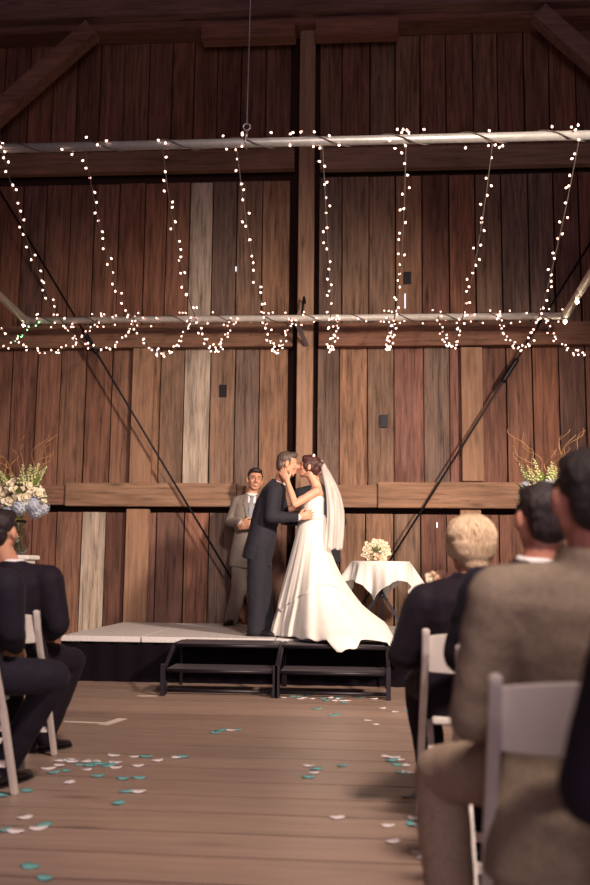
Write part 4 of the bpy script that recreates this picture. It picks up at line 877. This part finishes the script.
# ---------------------------------------------------------------- tape and petals on the floor
def tape(a, b, w, label):
    A, B = G(*a), G(*b); o = MB(((A+B)/2)); d = nrm(B-A); n_ = V((-d.y, d.x, 0))*w/2; z = V((0, 0, 0.0012)); z1 = V((0, 0, 0.0002))
    o.rings([[A+n_+z, A-n_+z, A-n_+z1, A+n_+z1], [B+n_+z, B-n_+z, B-n_+z1, B+n_+z1]]); q = o.build('tape_strip', 'tape', None, False); q.location = (A+B)/2; tag(q, label, 'tape', 'tape marks on the floor')
tape((64, 721.5), (104, 723), 0.045, 'long white tape strip running crosswise on the floor near left chairs')
tape((103, 725), (123, 718.5), 0.07, 'short slanted white tape strip on the floor left of the steps')
tape((138, 696), (157, 696), 0.03, 'tiny tape strip by the left foot of the steps')
def petal_mesh(mat, seed):
    rp = random.Random(seed); vs = []; fs = []; n = 10
    cup = rp.uniform(0.10, 0.26); tw = rp.uniform(-0.3, 0.3)
    ringo = [(math.cos(2*math.pi*k/n)*(1+0.12*math.sin(3*k+seed)), 0.72*math.sin(2*math.pi*k/n)*(1+0.15*math.cos(2*k+seed))) for k in range(n)]
    hgt = lambda x_, y_: cup*(x_*x_*0.8+y_*y_*0.4)+tw*x_*y_*0.4
    pts = [(0, 0)]+[(x_*0.5, y_*0.5) for x_, y_ in ringo]+ringo; lo = min(hgt(*p) for p in pts)
    top = [V((x_, y_, hgt(x_, y_)-lo+0.06)) for x_, y_ in pts]; bot = [v-V((0, 0, 0.06)) for v in top]; m_ = len(top); vs = top+bot
    for k in range(n):
        a, b = 1+k, 1+(k+1) % n; fs += [(0, a, b), (a, a+n, b+n, b), (m_, b+m_, a+m_), (a+m_, b+m_, b+n+m_, a+n+m_), (a+n, a+n+m_, b+n+m_, b+n)]
    o = mk('petal', vs, fs, mat, None, None, True); me = o.data; bpy.data.objects.remove(o); return me
PT = [petal_mesh('petal_t', s) for s in range(4)]; PW = [petal_mesh('petal_w', s+9) for s in range(4)]
PET = {
 'among the scatter beside the left chairs': [(60, 761, 'w'), (71, 760, 'w'), (66, 761, 't'), (48, 769, 'w'), (53, 773, 't'), (66, 771, 't'), (59, 766, 'w'), (80, 765, 't'), (86, 762, 'w'), (93, 764, 't'), (100, 764, 't'), (90, 766, 't'), (107, 766, 't'), (115, 763, 'w'), (116, 768, 'w'), (87, 770, 'w'), (114, 756, 'w'), (134, 757, 'w'), (146, 757, 't'), (138, 766, 'w'), (98, 776, 't'), (69, 783, 'w'), (123, 779, 't'), (139, 778, 't'), (126, 792, 't'), (138, 792, 'w'), (118, 804, 't'), (157, 761, 'w'), (176, 758, 'w'), (183, 757, 't'), (27, 791, 't'), (2, 796, 't'), (72, 762, 'w'), (97, 762, 'w'), (110, 765, 't')],
 'alone in the near left foreground': [(25, 818, 'w'), (44, 825, 't'), (5, 831, 't'), (15, 832, 'w'), (30, 867, 't'), (45, 879, 't'), (38, 829, 'w')],
 'in a small heap in mid aisle': [(215, 733, 't'), (219, 731, 't'), (231, 730.5, 'w'), (224, 730, 't'), (237, 730, 't')],
 'in the drift below the right steps': [(284, 698, 'w'), (292, 696.5, 't'), (298, 697, 't'), (304, 698, 'w'), (312, 699, 'w'), (300, 699, 'w'), (322, 699, 't'), (330, 698, 'w'), (337, 699, 'w'), (342, 701, 'w'), (347, 701, 'w'), (339, 698, 't'), (334, 701, 'w'), (356, 697, 't'), (361, 697.5, 't'), (317, 709, 't'), (332, 715.5, 't'), (338, 714.5, 't'), (344, 703, 't'), (326, 701, 't'), (308, 696, 't'), (374, 699, 'w')],
 'on the boards right of centre': [(368, 721, 'w'), (376, 725, 'w'), (382, 708.5, 'w'), (395, 712, 'w'), (408, 712, 't'), (309, 766, 'w'), (316, 769, 't'), (314, 773, 'w'), (308, 777.5, 't'), (342, 766, 't'), (386, 757, 'w'), (391, 761, 't'), (394, 758, 'w'), (399, 760, 'w'), (397, 765, 't'), (406, 766, 'w'), (401, 773, 't'), (408, 773, 'w'), (337, 818, 'w'), (388, 826, 'w'), (393, 842, 'w')],
 'under the chairs on the right': [(408, 796, 'w'), (415, 819, 'w'), (412, 825, 't'), (419, 826, 'w'), (418, 797, 't'), (421, 853, 'w'), (428, 853, 't'), (424, 858, 'w'), (432, 876, 'w'), (435, 882, 't'), (421, 771, 'w'), (422, 750, 'w'), (423, 735, 'w'), (421, 782, 't')]}
for where, lst in PET.items():
    for px, py, c in lst:
        me = (PT if c == 't' else PW)[rl.randrange(4)]; p = G(px, py, 0); s = rl.uniform(0.029, 0.040)
        o = bpy.data.objects.new('petal', me); COL.objects.link(o); o.location = (p.x, p.y, 0.0006); o.scale = (s, s, s*1.1); o.rotation_euler = (0, 0, rl.uniform(0, 6.28))
        tag(o, ('teal' if c == 't' else 'white')+' flower petal '+where, 'petal', ('teal' if c == 't' else 'white')+' petals '+where)
